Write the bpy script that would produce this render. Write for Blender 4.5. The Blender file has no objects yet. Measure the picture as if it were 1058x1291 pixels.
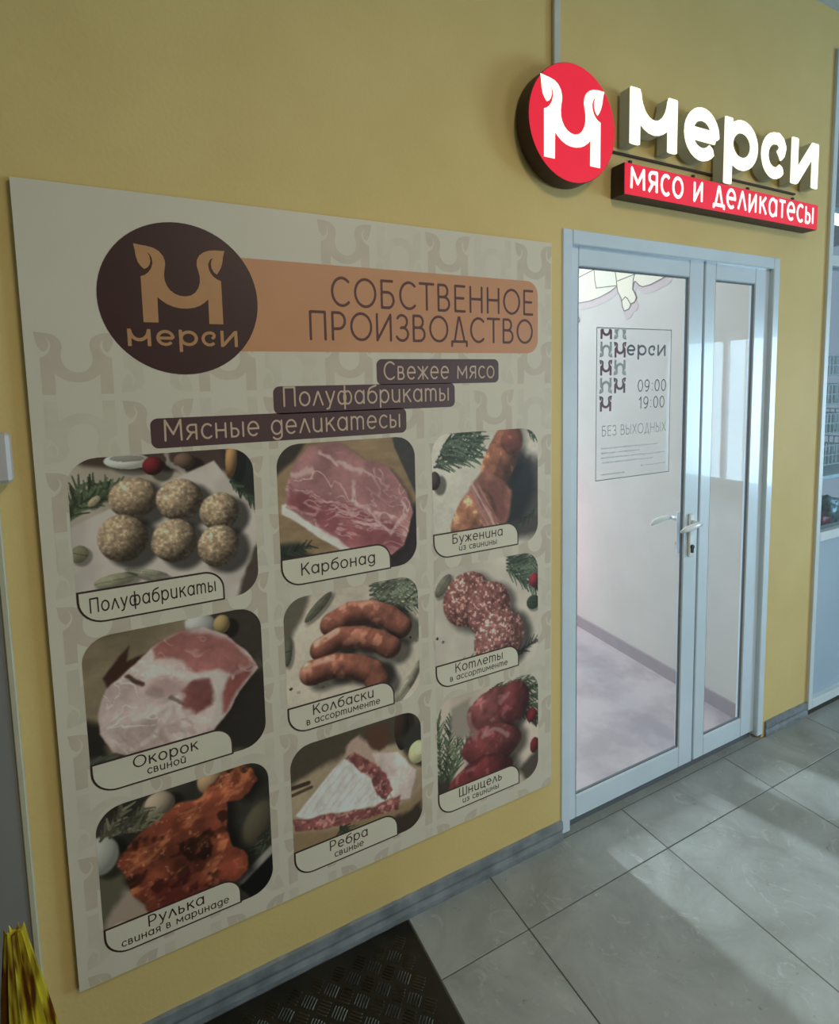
import bpy, bmesh, math, random
import numpy as np
from mathutils import Vector, Matrix
from mathutils.geometry import tessellate_polygon
random.seed(7)
SC = bpy.context.scene
COL = SC.collection
PI = math.pi

# ---------------------------------------------------------------- camera
F_PX, YAW, PITCH, ROLL = 697.2, -0.4677, -0.0927, -0.0232
cam_d = bpy.data.cameras.new('camera')
cam = bpy.data.objects.new('camera', cam_d)
COL.objects.link(cam)
_f = Vector((-math.sin(YAW)*math.cos(PITCH), math.cos(YAW)*math.cos(PITCH), math.sin(PITCH)))
_r = Vector((math.cos(YAW), math.sin(YAW), 0)); _u = _r.cross(_f)
_r2 = _r*math.cos(ROLL)+_u*math.sin(ROLL); _u2 = -_r*math.sin(ROLL)+_u*math.cos(ROLL)
M = Matrix((_r2, _u2, -_f)).transposed().to_4x4()
M.translation = Vector((0, -1.3785, 1.594))
cam.matrix_world = M
cam_d.sensor_fit = 'HORIZONTAL'; cam_d.sensor_width = 36
cam_d.lens = F_PX/1058*36
cam_d.shift_x = 14.5/1058; cam_d.shift_y = -94.2/1058
cam_d.clip_start = 0.02
SC.camera = cam
# ---------------------------------------------------------------- view + light
SC.view_settings.view_transform = 'Standard'; SC.view_settings.look = 'None'
SC.view_settings.gamma = 1; SC.view_settings.use_curve_mapping = False
SC.view_settings.exposure = 0.5
wd = bpy.data.worlds.new('world'); SC.world = wd; wd.use_nodes = True
wd.node_tree.nodes['Background'].inputs[0].default_value = (0.62, 0.72, 0.85, 1)
wd.node_tree.nodes['Background'].inputs[1].default_value = 0.35

def area(name, loc, rot, sx, sy, power, color, spread=PI):
    l = bpy.data.lights.new(name, 'AREA'); l.shape = 'RECTANGLE'; l.size = sx; l.size_y = sy
    l.energy = power; l.color = color; l.spread = spread
    o = bpy.data.objects.new(name, l); o.location = loc; o.rotation_euler = rot; COL.objects.link(o)
    return o
# daylight through the hall's end glazing (right of the frame) and its rear windows
area('end_glazing_light', (7.35, -3.2, 1.1), (0, PI/2, 0), 2.0, 1.6, 140, (0.52, 0.80, 1.0))
area('rear_window_light', (5.0, -5.95, 1.1), (PI/2, 0, 0), 2.4, 1.2, 34, (0.94, 0.97, 0.94))
area('hall_lamp', (1.2, -2.4, 3.05), (0, 0, 0), 0.2, 1.2, 27, (1.0, 0.83, 0.57))
# shop interior: ceiling strips and the pink lamp of the meat counter
area('shop_strip_light', (1.08, 3.0, 2.85), (math.radians(-18), 0, 0), 0.2, 2.8, 225, (0.84, 0.95, 1.0))
area('shop_ceiling_light', (1.5, 1.0, 2.85), (0, 0, 0), 1.2, 0.9, 5, (0.97, 0.99, 1.0))
area('counter_pink_light', (2.30, 1.62, .62), (0, math.radians(-80), 0), .9, 0.2, 1.6, (1.0, 0.20, 0.36))
area('neighbour_shop_light', (3.4, 0.9, 2.7), (0, 0, 0), 1.0, 0.8, 5, (0.92, 0.97, 1.0))

# ---------------------------------------------------------------- materials
def lin(c):
    c = c/255.0
    return c/12.92 if c <= 0.04045 else ((c+0.055)/1.055)**2.4
def rgb(r, g, b): return (lin(r), lin(g), lin(b), 1)
def nodes(name):
    m = bpy.data.materials.new(name); m.use_nodes = True
    nt = m.node_tree
    return m, nt, nt.nodes['Principled BSDF']
def mix_color(nt, fac, a, b):
    mx = nt.nodes.new('ShaderNodeMix'); mx.data_type = 'RGBA'
    nt.links.new(fac, mx.inputs[0])
    for i, v in ((6, a), (7, b)):
        if isinstance(v, tuple): mx.inputs[i].default_value = v
        else: nt.links.new(v, mx.inputs[i])
    return mx.outputs[2]
def noise(nt, scale, detail=4, rough=.55, coord=None, dist=0):
    n = nt.nodes.new('ShaderNodeTexNoise'); n.inputs['Scale'].default_value = scale
    n.inputs['Detail'].default_value = detail; n.inputs['Roughness'].default_value = rough
    n.inputs['Distortion'].default_value = dist
    if coord is None:
        t = nt.nodes.new('ShaderNodeTexCoord'); coord = t.outputs['Object']
    nt.links.new(coord, n.inputs['Vector'])
    return n.outputs['Fac']
def ramp(nt, src, p0, p1):
    r = nt.nodes.new('ShaderNodeMapRange'); r.inputs[1].default_value = p0; r.inputs[2].default_value = p1
    nt.links.new(src, r.inputs[0]); return r.outputs[0]
def simple(name, c, rough=.5, metal=0., c2=None, nscale=20, bump=0., bscale=200, coat=0., spec=.5, lo=.35, hi=.65):
    m, nt, b = nodes(name)
    b.inputs['Roughness'].default_value = rough; b.inputs['Metallic'].default_value = metal
    b.inputs['Coat Weight'].default_value = coat; b.inputs['Specular IOR Level'].default_value = spec
    if c2 is None: c2 = tuple(x*.93 for x in c[:3])+(1,)
    nt.links.new(mix_color(nt, ramp(nt, noise(nt, nscale), lo, hi), c, c2), b.inputs['Base Color'])
    if bump:
        bp = nt.nodes.new('ShaderNodeBump'); bp.inputs['Strength'].default_value = bump
        bp.inputs['Distance'].default_value = .002
        nt.links.new(noise(nt, bscale, 3), bp.inputs['Height']); nt.links.new(bp.outputs[0], b.inputs['Normal'])
    return m
def emit(name, c, s, base=None):
    m, nt, b = nodes(name)
    b.inputs['Base Color'].default_value = base or c
    b.inputs['Emission Color'].default_value = c; b.inputs['Emission Strength'].default_value = s
    b.inputs['Roughness'].default_value = .35
    return m
def glass(name, tint, haze=0.0):
    m = bpy.data.materials.new(name); m.use_nodes = True; nt = m.node_tree; nt.nodes.clear()
    out = nt.nodes.new('ShaderNodeOutputMaterial')
    tr = nt.nodes.new('ShaderNodeBsdfTransparent'); tr.inputs[0].default_value = tint
    gl = nt.nodes.new('ShaderNodeBsdfGlossy'); gl.inputs['Roughness'].default_value = .01
    # Schlick reflectance from the facing angle, the same on both faces of the pane
    ge = nt.nodes.new('ShaderNodeNewGeometry'); dp = nt.nodes.new('ShaderNodeVectorMath'); dp.operation = 'DOT_PRODUCT'
    nt.links.new(ge.outputs['Normal'], dp.inputs[0]); nt.links.new(ge.outputs['Incoming'], dp.inputs[1])
    def mth(op, a, b):
        q = nt.nodes.new('ShaderNodeMath'); q.operation = op
        for i, v in ((0, a), (1, b)):
            if isinstance(v, (int, float)): q.inputs[i].default_value = v
            elif v is not None: nt.links.new(v, q.inputs[i])
        return q.outputs[0]
    fr = mth('MULTIPLY_ADD', mth('POWER', mth('SUBTRACT', 1.0, mth('ABSOLUTE', dp.outputs['Value'], None)), 5.0), .35)
    fr.node.inputs[2].default_value = .009
    mx = nt.nodes.new('ShaderNodeMixShader')
    nt.links.new(fr, mx.inputs[0]); nt.links.new(tr.outputs[0], mx.inputs[1]); nt.links.new(gl.outputs[0], mx.inputs[2])
    last = mx.outputs[0]
    if haze:
        df = nt.nodes.new('ShaderNodeBsdfDiffuse'); df.inputs[0].default_value = (.8, .85, .88, 1)
        m2 = nt.nodes.new('ShaderNodeMixShader'); m2.inputs[0].default_value = haze
        nt.links.new(last, m2.inputs[1]); nt.links.new(df.outputs[0], m2.inputs[2]); last = m2.outputs[0]
    nt.links.new(last, out.inputs[0])
    return m
MT = {}
MT['paint'] = simple('yellow_wall_paint', rgb(221, 197, 132), .62, c2=rgb(215, 190, 125), nscale=3, bump=.25, bscale=90, spec=.3)
MT['ceiling'] = simple('ceiling_paint', rgb(200, 208, 214), .8)
MT['white_wall'] = simple('white_wall_paint', rgb(190, 188, 184), .6, nscale=4)
MT['hall_wall'] = simple('hall_wall_paint', rgb(150, 140, 112), .7, nscale=3)
MT['pvc'] = simple('white_plastic_profile', rgb(212, 227, 238), .28, c2=rgb(206, 221, 232), nscale=5, coat=.2)
MT['alu'] = simple('white_painted_aluminium', rgb(214, 224, 228), .35, nscale=5)
MT['gasket'] = simple('grey_rubber_gasket', rgb(96, 102, 108), .6)
MT['glass'] = glass('clear_glass', (.97, .985, .98, 1))
MT['glass_cold'] = glass('cold_glass', (.84, .92, .96, 1), .04)
MT['film'] = glass('clear_sticker_film', (.97, .97, .98, 1), .10)
MT['board'] = simple('poster_board', rgb(220, 211, 192), .5, c2=rgb(214, 205, 186), nscale=1.5, spec=.35)
MT['wm1'] = simple('poster_pale_brown_print', rgb(206, 192, 172), .5)
MT['wm2'] = simple('poster_faint_beige_print', rgb(214, 204, 184), .5)
MT['brown'] = simple('dark_brown_print', rgb(66, 36, 36), .45, nscale=2)
MT['chip'] = simple('brown_band_print', rgb(84, 58, 60), .45, nscale=3)
MT['orange'] = simple('tan_orange_print', rgb(206, 148, 104), .45, c2=rgb(200, 140, 100), nscale=3)
MT['gold'] = simple('tan_logo_print', rgb(192, 142, 96), .45)
MT['chiptext'] = simple('pale_tan_print', rgb(206, 178, 152), .45)
MT['ink'] = simple('dark_brown_ink', rgb(66, 44, 38), .5)
MT['headline'] = simple('headline_brown_ink', rgb(92, 48, 42), .5)
MT['cream'] = simple('cream_print', rgb(224, 217, 195), .5, nscale=3)
MT['red_face'] = emit('lit_red_acrylic', rgb(236, 36, 62), .44, rgb(200, 20, 40))
MT['white_lit'] = emit('lit_white_acrylic', (1.0, .97, .74, 1), .76)
MT['white_lit_soft'] = emit('lit_white_lettering', (1.0, .95, .84, 1), .62)
MT['side_glow'] = emit('letter_side_acrylic', (.80, .82, .62, 1), .04, rgb(160, 158, 126))
MT['can'] = simple('dark_brown_sign_casing', rgb(64, 40, 36), .5, nscale=6)
MT['base'] = simple('blue_grey_plastic_skirting', rgb(138, 145, 150), .45, c2=rgb(106, 114, 118), nscale=14, bump=.4, bscale=60)
MT['base_in'] = simple('grey_mauve_skirting', rgb(150, 142, 148), .5)
MT['grout'] = simple('dark_grout', rgb(92, 94, 92), .9)
MT['threshold'] = simple('grey_door_sill', rgb(120, 126, 128), .5, c2=rgb(96, 100, 102))
MT['duct'] = simple('grey_white_cable_duct', rgb(206, 204, 190), .5)
MT['handle'] = simple('white_enamel_handle', rgb(232, 238, 240), .2, coat=.3)
MT['steel'] = simple('satin_steel', rgb(150, 152, 155), .35, .9)
MT['dark'] = simple('dark_keyhole', rgb(30, 32, 36), .5)
MT['greydoor'] = simple('grey_painted_door', rgb(134, 134, 130), .5, nscale=2)
MT['jamb'] = simple('light_grey_jamb', rgb(190, 186, 160), .5)
MT['plasticbox'] = simple('grey_white_plastic_box', rgb(196, 192, 190), .4)
MT['bluepanel'] = simple('blue_grey_sheet_panel', rgb(168, 188, 204), .3, nscale=2)
MT['wire'] = simple('white_coated_wire', rgb(225, 230, 232), .35)
MT['rackback'] = simple('grey_green_backing', rgb(128, 142, 144), .5)
MT['shelf'] = simple('white_enamelled_shelf', rgb(222, 228, 230), .35)
MT['bag'] = simple('clear_grey_plastic_bag', rgb(150, 164, 162), .25, c2=rgb(96, 112, 110), nscale=30, lo=.4, hi=.6)
MT['bag2'] = simple('dark_green_packet', rgb(60, 76, 70), .3, c2=rgb(110, 122, 116), nscale=30)
MT['redpack'] = simple('red_packet', rgb(196, 40, 50), .3)
MT['line'] = simple('grey_green_sticker_ink', rgb(128, 136, 132), .5)
MT['stink'] = simple('dark_grey_sticker_ink', rgb(76, 72, 78), .5)
MT['stred'] = simple('maroon_sticker_ink', rgb(96, 44, 54), .5)
MT['stgrey'] = simple('grey_sticker_ink', rgb(150, 158, 155), .5)
MT['stpale'] = simple('pale_sticker_ink', rgb(184, 190, 190), .5)
MT['pigfill'] = simple('pale_butcher_chart_print', rgb(212, 206, 184), .5, c2=rgb(202, 200, 186), nscale=6)
MT['pigline'] = simple('grey_chart_outline', rgb(92, 78, 78), .5)
MT['pighalo'] = simple('mauve_grey_chart_border', rgb(176, 162, 166), .5)
MT['greenframe'] = simple('dark_window_frame', rgb(84, 88, 90), .5)

def floor_tile_mat():
    m, nt, b = nodes('grey_slate_floor_tile')
    t = nt.nodes.new('ShaderNodeTexCoord'); oi = nt.nodes.new('ShaderNodeObjectInfo')
    va = nt.nodes.new('ShaderNodeVectorMath'); va.operation = 'MULTIPLY_ADD'
    va.inputs[1].default_value = (1, 1, 1)
    cmb = nt.nodes.new('ShaderNodeCombineXYZ')
    mu = nt.nodes.new('ShaderNodeMath'); mu.operation = 'MULTIPLY'; mu.inputs[1].default_value = 40
    nt.links.new(oi.outputs['Random'], mu.inputs[0]); nt.links.new(mu.outputs[0], cmb.inputs[0]); nt.links.new(mu.outputs[0], cmb.inputs[1])
    nt.links.new(t.outputs['Object'], va.inputs[0]); nt.links.new(cmb.outputs[0], va.inputs[2])
    c = va.outputs[0]
    big = ramp(nt, noise(nt, 4.0, 8, .62, c, .8), .32, .68)
    c1 = mix_color(nt, big, rgb(166, 173, 172), rgb(137, 142, 139))
    vein = ramp(nt, noise(nt, 11, 8, .7, c, 2.0), .57, .73)
    c2 = mix_color(nt, vein, c1, rgb(180, 187, 186))
    dk = ramp(nt, noise(nt, 26, 5, .7, c, 1.0), .64, .74)
    c3 = mix_color(nt, dk, c2, rgb(124, 124, 116))
    nt.links.new(c3, b.inputs['Base Color'])
    b.inputs['Roughness'].default_value = .42; b.inputs['Specular IOR Level'].default_value = .4
    bp = nt.nodes.new('ShaderNodeBump'); bp.inputs['Strength'].default_value = .22; bp.inputs['Distance'].default_value = .003
    nt.links.new(noise(nt, 14, 8, .65, c, 1.5), bp.inputs['Height']); nt.links.new(bp.outputs[0], b.inputs['Normal'])
    return m
MT['tile'] = floor_tile_mat()
MT['shopfloor'] = simple('mauve_grey_shop_floor', rgb(168, 160, 166), .4, c2=rgb(148, 140, 147), nscale=5, bump=.1, bscale=20, lo=.4, hi=.62)
MT['plate'] = simple('dark_tread_plate', rgb(52, 50, 42), .5, .5, c2=rgb(36, 35, 30), nscale=8)
MT['platebar'] = simple('worn_tread_bars', rgb(92, 88, 74), .4, .7, c2=rgb(44, 42, 36), nscale=7, lo=.42, hi=.58)
def gold_mat():
    m, nt, b = nodes('gold_foil')
    b.inputs['Metallic'].default_value = .45; b.inputs['Roughness'].default_value = .25
    tc = nt.nodes.new('ShaderNodeTexCoord'); mp = nt.nodes.new('ShaderNodeMapping'); mp.inputs['Scale'].default_value = (1, 1, .12)
    nt.links.new(tc.outputs['Object'], mp.inputs[0])
    nt.links.new(mix_color(nt, ramp(nt, noise(nt, 55, 2, .5, mp.outputs[0]), .44, .58), rgb(238, 222, 70), rgb(120, 70, 24)), b.inputs['Base Color'])
    return m
MT['foil'] = gold_mat()
def photo_mat():
    m, nt, b = nodes('photo_print')
    a = nt.nodes.new('ShaderNodeAttribute'); a.attribute_name = 'ink'
    nt.links.new(a.outputs['Color'], b.inputs['Base Color'])
    b.inputs['Roughness'].default_value = .5; b.inputs['Specular IOR Level'].default_value = .35
    return m
MT['photo'] = photo_mat()

# ---------------------------------------------------------------- object helpers
def link(name, me, mat, parent=None, loc=None):
    o = bpy.data.objects.new(name, me); COL.objects.link(o)
    if mat is not None and len(me.materials) == 0: me.materials.append(MT[mat])
    if parent: o.parent = parent
    if loc: o.location = loc
    return o
def empty(name, loc, label=None, cat=None, group=None, kind=None):
    o = bpy.data.objects.new(name, None); COL.objects.link(o); o.location = loc; o.empty_display_size = .05
    tag(o, label, cat, group, kind); return o
def tag(o, label=None, cat=None, group=None, kind=None):
    if label: o['label'] = label
    if cat: o['category'] = cat
    if group: o['group'] = group
    if kind: o['kind'] = kind
    return o
def from_bm(name, bm, mat, parent=None, smooth=False, loc=None):
    me = bpy.data.meshes.new(name); bm.normal_update(); bm.to_mesh(me); bm.free()
    if smooth:
        for p in me.polygons: p.use_smooth = True
    return link(name, me, mat, parent, loc)
def bbox(bm, a, b, bev=0):
    x0, y0, z0 = a; x1, y1, z1 = b
    vs = [bm.verts.new(p) for p in ((x0,y0,z0),(x1,y0,z0),(x1,y1,z0),(x0,y1,z0),(x0,y0,z1),(x1,y0,z1),(x1,y1,z1),(x0,y1,z1))]
    fs = [bm.faces.new([vs[i] for i in f]) for f in ((0,3,2,1),(4,5,6,7),(0,1,5,4),(1,2,6,5),(2,3,7,6),(3,0,4,7))]
    if bev:
        es = list({e for f in fs for e in f.edges})
        bmesh.ops.bevel(bm, geom=es, offset=bev, segments=1, affect='EDGES')
def box(name, a, b, mat, parent=None, bev=0):
    bm = bmesh.new(); bbox(bm, a, b, bev); return from_bm(name, bm, mat, parent)
def boxes(name, lst, mat, parent=None, bev=0):
    bm = bmesh.new()
    for a, b in lst: bbox(bm, a, b, bev)
    return from_bm(name, bm, mat, parent)
def tube(bm, pts, rad, n=8, flat=None):
    """swept tube; rad float or list; flat=(axis vector, factor) squashes the section"""
    pts = [Vector(p) for p in pts]; rings = []
    up = Vector((0, 0, 1))
    for i, p in enumerate(pts):
        t = (pts[min(i+1, len(pts)-1)]-pts[max(i-1, 0)]).normalized()
        a = t.cross(up)
        if a.length < 1e-3: a = t.cross(Vector((0, 1, 0)))
        a.normalize(); b = a.cross(t)
        r = rad[i] if isinstance(rad, (list, tuple)) else rad
        ra, rb = r if isinstance(r, tuple) else (r, r)
        rings.append([bm.verts.new(p+a*math.cos(2*PI*k/n)*ra+b*math.sin(2*PI*k/n)*rb) for k in range(n)])
    for r0, r1 in zip(rings, rings[1:]):
        for k in range(n): bm.faces.new((r0[k], r0[(k+1) % n], r1[(k+1) % n], r1[k]))
    bm.faces.new(rings[0][::-1]); bm.faces.new(rings[-1])

# ---------------------------------------------------------------- flat and raised lettering
def arc(cx, cy, rx, ry, a0=0, a1=360, n=None):
    n = n or max(6, int(abs(a1-a0)/12))
    return [(cx+rx*math.cos(math.radians(a0+(a1-a0)*i/n)), cy+ry*math.sin(math.radians(a0+(a1-a0)*i/n))) for i in range(n+1)]
A = arc
G = {  # advance, strokes; capital height 1
'С': (.90, [A(.52, .5, .42, .5, 48, 312)]),
'О': (1.06, [A(.53, .5, .45, .5)]),
'Б': (.76, [[(.60, 1), (.10, 1), (.10, 0), (.38, 0)]+A(.38, .29, .27, .29, -90, 90)+[(.10, .58)]]),
'Т': (.76, [[(.04, 1), (.72, 1)], [(.38, 1), (.38, 0)]]),
'В': (.76, [[(.10, 0), (.10, 1), (.36, 1)]+A(.36, .765, .21, .235, 90, -90)+[(.10, .53)], [(.36, .53)]+A(.39, .265, .26, .265, 90, -90)+[(.10, 0)]]),
'Е': (.70, [[(.60, 1), (.10, 1), (.10, 0), (.60, 0)], [(.10, .52), (.54, .52)]]),
'Н': (.84, [[(.10, 0), (.10, 1)], [(.72, 0), (.72, 1)], [(.10, .52), (.72, .52)]]),
'П': (.84, [[(.10, 0), (.10, 1), (.72, 1), (.72, 0)]]),
'Р': (.74, [[(.10, 0), (.10, 1), (.36, 1)]+A(.36, .70, .28, .30, 90, -90)+[(.10, .40)]]),
'И': (.86, [[(.10, 1), (.10, 0), (.74, 1), (.74, 0)]]),
'З': (.70, [A(.33, .75, .25, .25, 150, -90)+[(.27, .5)], [(.30, .51)]+A(.33, .26, .29, .26, 90, -155)]),
'Д': (.90, [[(.20, 0), (.42, 1), (.48, 1), (.74, 0)], [(.06, -.18), (.06, 0), (.86, 0), (.86, -.18)]]),
'К': (.76, [[(.10, 0), (.10, 1)], [(.66, 1), (.14, .46)], [(.32, .62), (.70, 0)]]),
'М': (.98, [[(.10, 0), (.12, 1), (.49, .30), (.86, 1), (.88, 0)]]),
'Ш': (1.10, [[(.10, 1), (.10, 0), (1.0, 0), (1.0, 1)], [(.55, 1), (.55, 0)]]),
'Ы': (.98, [[(.10, 1), (.10, 0), (.36, 0)]+A(.36, .29, .25, .29, -90, 90)+[(.10, .58)], [(.86, 1), (.86, 0)]]),
'Х': (.76, [[(.06, 0), (.68, 1)], [(.06, 1), (.68, 0)]]),
'Я': (.74, [[(.62, 0), (.62, 1), (.36, 1)]+A(.36, .72, .27, .28, 90, 270)+[(.62, .44)], [(.36, .44), (.08, 0)]]),
'а': (.74, [A(.36, .36, .28, .36), [(.64, .72), (.64, 0)]]),
'б': (.72, [A(.37, .33, .29, .33), [(.08, .36), (.10, .62), (.20, .84), (.38, .93), (.62, 1.0)]]),
'в': (.62, [[(.10, 0), (.10, .72), (.30, .72)]+A(.30, .55, .16, .17, 90, -90)+[(.10, .38)], [(.30, .38)]+A(.33, .19, .19, .19, 90, -90)+[(.10, 0)]]),
'g': (.74, [A(.36, .36, .28, .36), [(.64, .72), (.64, -.06)]+A(.38, -.06, .26, .22, 0, -150)]),
'е': (.72, [[(.08, .37), (.63, .37)]+A(.36, .36, .28, .36, 0, 310)]),
'ж': (.86, [[(.42, 0), (.42, .72)], [(.06, .72), (.40, .37), (.06, 0)], [(.78, .72), (.44, .37), (.78, 0)]]),
'з': (.56, [A(.27, .54, .18, .18, 150, -90)+[(.22, .36)], [(.24, .37)]+A(.27, .185, .21, .185, 90, -155)]),
'и': (.70, [[(.10, .72), (.10, .26)]+A(.34, .26, .24, .26, 180, 360)+[(.58, .72)], [(.58, .3), (.58, 0)]]),
'й': (.70, [[(.10, .72), (.10, .26)]+A(.34, .26, .24, .26, 180, 360)+[(.58, .72)], [(.58, .3), (.58, 0)], A(.34, 1.0, .14, .12, 200, 340)]),
'к': (.64, [[(.10, 0), (.10, .72)], [(.54, .72), (.13, .34)], [(.26, .46), (.58, 0)]]),
'л': (.68, [[(.06, 0), (.33, .72), (.36, .72), (.62, 0)]]),
'н': (.70, [[(.10, 0), (.10, .72)], [(.58, 0), (.58, .72)], [(.10, .37), (.58, .37)]]),
'о': (.74, [A(.37, .36, .29, .36)]),
'р': (.74, [A(.38, .36, .28, .36), [(.10, .72), (.10, -.26)]]),
'с': (.62, [A(.36, .36, .28, .36, 48, 312)]),
'm': (.98, [[(.10, 0), (.10, .72)], [(.10, .50)]+A(.29, .50, .19, .22, 180, 0)+[(.48, 0)], [(.48, .50)]+A(.67, .50, .19, .22, 180, 0)+[(.86, 0)]]),
'T': (.56, [[(.04, .72), (.52, .72)], [(.28, .72), (.28, 0)]]),
'у': (.64, [[(.08, .72), (.33, .04)], [(.58, .72), (.24, -.20), (.10, -.24)]]),
'ф': (1.0, [A(.32, .36, .24, .36), A(.68, .36, .24, .36), [(.50, 1.0), (.50, -.26)]]),
'ц': (.74, [[(.10, .72), (.10, 0), (.66, 0), (.66, -.16)], [(.56, .72), (.56, 0)]]),
'ы': (.82, [[(.10, .72), (.10, 0), (.28, 0)]+A(.28, .21, .19, .21, -90, 90)+[(.10, .42)], [(.72, .72), (.72, 0)]]),
'ь': (.60, [[(.10, .72), (.10, 0), (.28, 0)]+A(.28, .21, .21, .21, -90, 90)+[(.10, .42)]]),
'я': (.66, [[(.55, 0), (.55, .72), (.32, .72)]+A(.32, .53, .21, .19, 90, 270)+[(.55, .34)], [(.34, .34), (.08, 0)]]),
'п': (.70, [[(.10, 0), (.10, .72), (.58, .72), (.58, 0)]]),
'u': (.72, [[(.10, .72), (.10, 0), (.58, .72), (.58, 0)]]),
'M': (.92, [[(.10, 0), (.12, .72), (.46, .20), (.80, .72), (.82, 0)]]),
'м': (.92, [[(.10, 0), (.12, .72), (.46, .20), (.80, .72), (.82, 0)]]),
'd': (.84, [[(.20, 0), (.40, .72), (.46, .72), (.68, 0)], [(.08, -.14), (.08, 0), (.80, 0), (.80, -.14)]]),
'0': (.74, [A(.36, .5, .28, .5)]),
'9': (.74, [A(.35, .68, .27, .32), [(.62, .68), (.60, .40), (.50, .14), (.36, 0), (.18, .02)]]),
'1': (.50, [[(.10, .78), (.32, 1), (.32, 0)]]),
':': (.34, [[(.15, .10), (.17, .10)], [(.15, .66), (.17, .66)]]),
' ': (.40, []),
}
# heavy brand lettering (x-height 1): flat ended strokes
B = {
'м': (1.31, .27, [[(.14, 1), (.14, 0)], [(1.175, 1), (1.175, 0)], A(.66, .97, .50, .60, 185, 355)]),
'е': (1.08, .25, [[(.15, .49), (.945, .49)], A(.54, .5, .415, .39, -3, 318)]),
'р': (1.16, .26, [[(.14, 1), (.14, -.33)], A(.59, .5, .43, .38)]),
'с': (.95, .25, [A(.50, .48, .36, .37, 318, 100)+[(.62, .865), (.74, .80), (.80, .70), (.76, .58), (.66, .50)]]),
'и': (1.10, .26, [[(.14, 1), (.14, 0)], [(.97, 1), (.97, 0)], [(.20, .10), (.92, .92)]]),
}
def sdf_glyph(strokes, w, res, flat=False):
    xs = [p[0] for s in strokes for p in s]; ys = [p[1] for s in strokes for p in s]
    pad = w/2+2.5/res
    x0, y0 = min(xs)-pad, min(ys)-pad
    nx = int((max(xs)+pad-x0)*res)+2; ny = int((max(ys)+pad-y0)*res)+2
    X, Y = np.meshgrid(x0+np.arange(nx)/res, y0+np.arange(ny)/res)
    F = np.full(X.shape, 9.)
    for s in strokes:
        closed = math.dist(s[0], s[-1]) < 1e-6
        for i in range(len(s)-1):
            ax, ay = s[i]; bx, by = s[i+1]; L = math.hypot(bx-ax, by-ay)
            if L < 1e-9: continue
            tx, ty = (bx-ax)/L, (by-ay)/L
            t = (X-ax)*tx+(Y-ay)*ty; pd = np.abs((Y-ay)*tx-(X-ax)*ty)
            tc = np.clip(t, 0, L)
            d = np.hypot(X-ax-tx*tc, Y-ay-ty*tc)-w/2
            if flat and not closed:
                if i == 0: d = np.where(t < 0, np.maximum(pd-w/2, -t), d)
                if i == len(s)-2: d = np.where(t > L, np.maximum(pd-w/2, t-L), d)
            F = np.minimum(F, d)
    return F, x0, y0
def rdp(pts, tol):
    if len(pts) < 3: return pts
    a, b = np.array(pts[0]), np.array(pts[-1]); ab = b-a; L = np.hypot(*ab)
    P = np.array(pts)-a
    d = np.abs(P[:, 0]*ab[1]-P[:, 1]*ab[0])/L if L > 1e-9 else np.hypot(P[:, 0], P[:, 1])
    i = int(np.argmax(d))
    if d[i] > tol: return rdp(pts[:i+1], tol)[:-1]+rdp(pts[i:], tol)
    return [pts[0], pts[-1]]
def contours(F, x0, y0, res, tol):
    inside = F < 0
    ny, nx = F.shape
    code = inside[:-1, :-1]*1+inside[:-1, 1:]*2+inside[1:, 1:]*4+inside[1:, :-1]*8
    tab = {1: [('l', 'b')], 2: [('b', 'r')], 3: [('l', 'r')], 4: [('r', 't')], 5: [('l', 't'), ('r', 'b')], 6: [('b', 't')], 7: [('l', 't')],
           8: [('t', 'l')], 9: [('t', 'b')], 10: [('b', 'l'), ('t', 'r')], 11: [('t', 'r')], 12: [('r', 'l')], 13: [('r', 'b')], 14: [('b', 'l')]}
    nxt = {}
    for j, i in zip(*np.nonzero((code > 0) & (code < 15))):
        j = int(j); i = int(i)
        key = {'b': ('h', j, i), 't': ('h', j+1, i), 'l': ('v', j, i), 'r': ('v', j, i+1)}
        for a, b in tab[int(code[j, i])]: nxt[key[a]] = key[b]
    def pos(k):
        t, j, i = k
        if t == 'h':
            a, b = F[j, i], F[j, i+1]; return (x0+(i+a/(a-b))/res, y0+j/res)
        a, b = F[j, i], F[j+1, i]; return (x0+i/res, y0+(j+a/(a-b))/res)
    loops = []
    while nxt:
        k0 = next(iter(nxt)); k = k0; lp = []
        while k in nxt:
            lp.append(pos(k)); k = nxt.pop(k)
        if len(lp) > 4:
            h = len(lp)//2
            lp = rdp(lp[:h+1], tol)[:-1]+rdp(lp[h:]+[lp[0]], tol)[:-1]
            if len(lp) > 2: loops.append(lp)
    return loops
_cache = {}
def glyph_loops(key, strokes, w, flat=False, res=34):
    k = (key, round(w, 4), flat)
    if k not in _cache:
        if not strokes: _cache[k] = []
        else:
            F, x0, y0 = sdf_glyph(strokes, w, res, flat); _cache[k] = contours(F, x0, y0, res, .0045)
    return _cache[k]
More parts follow.
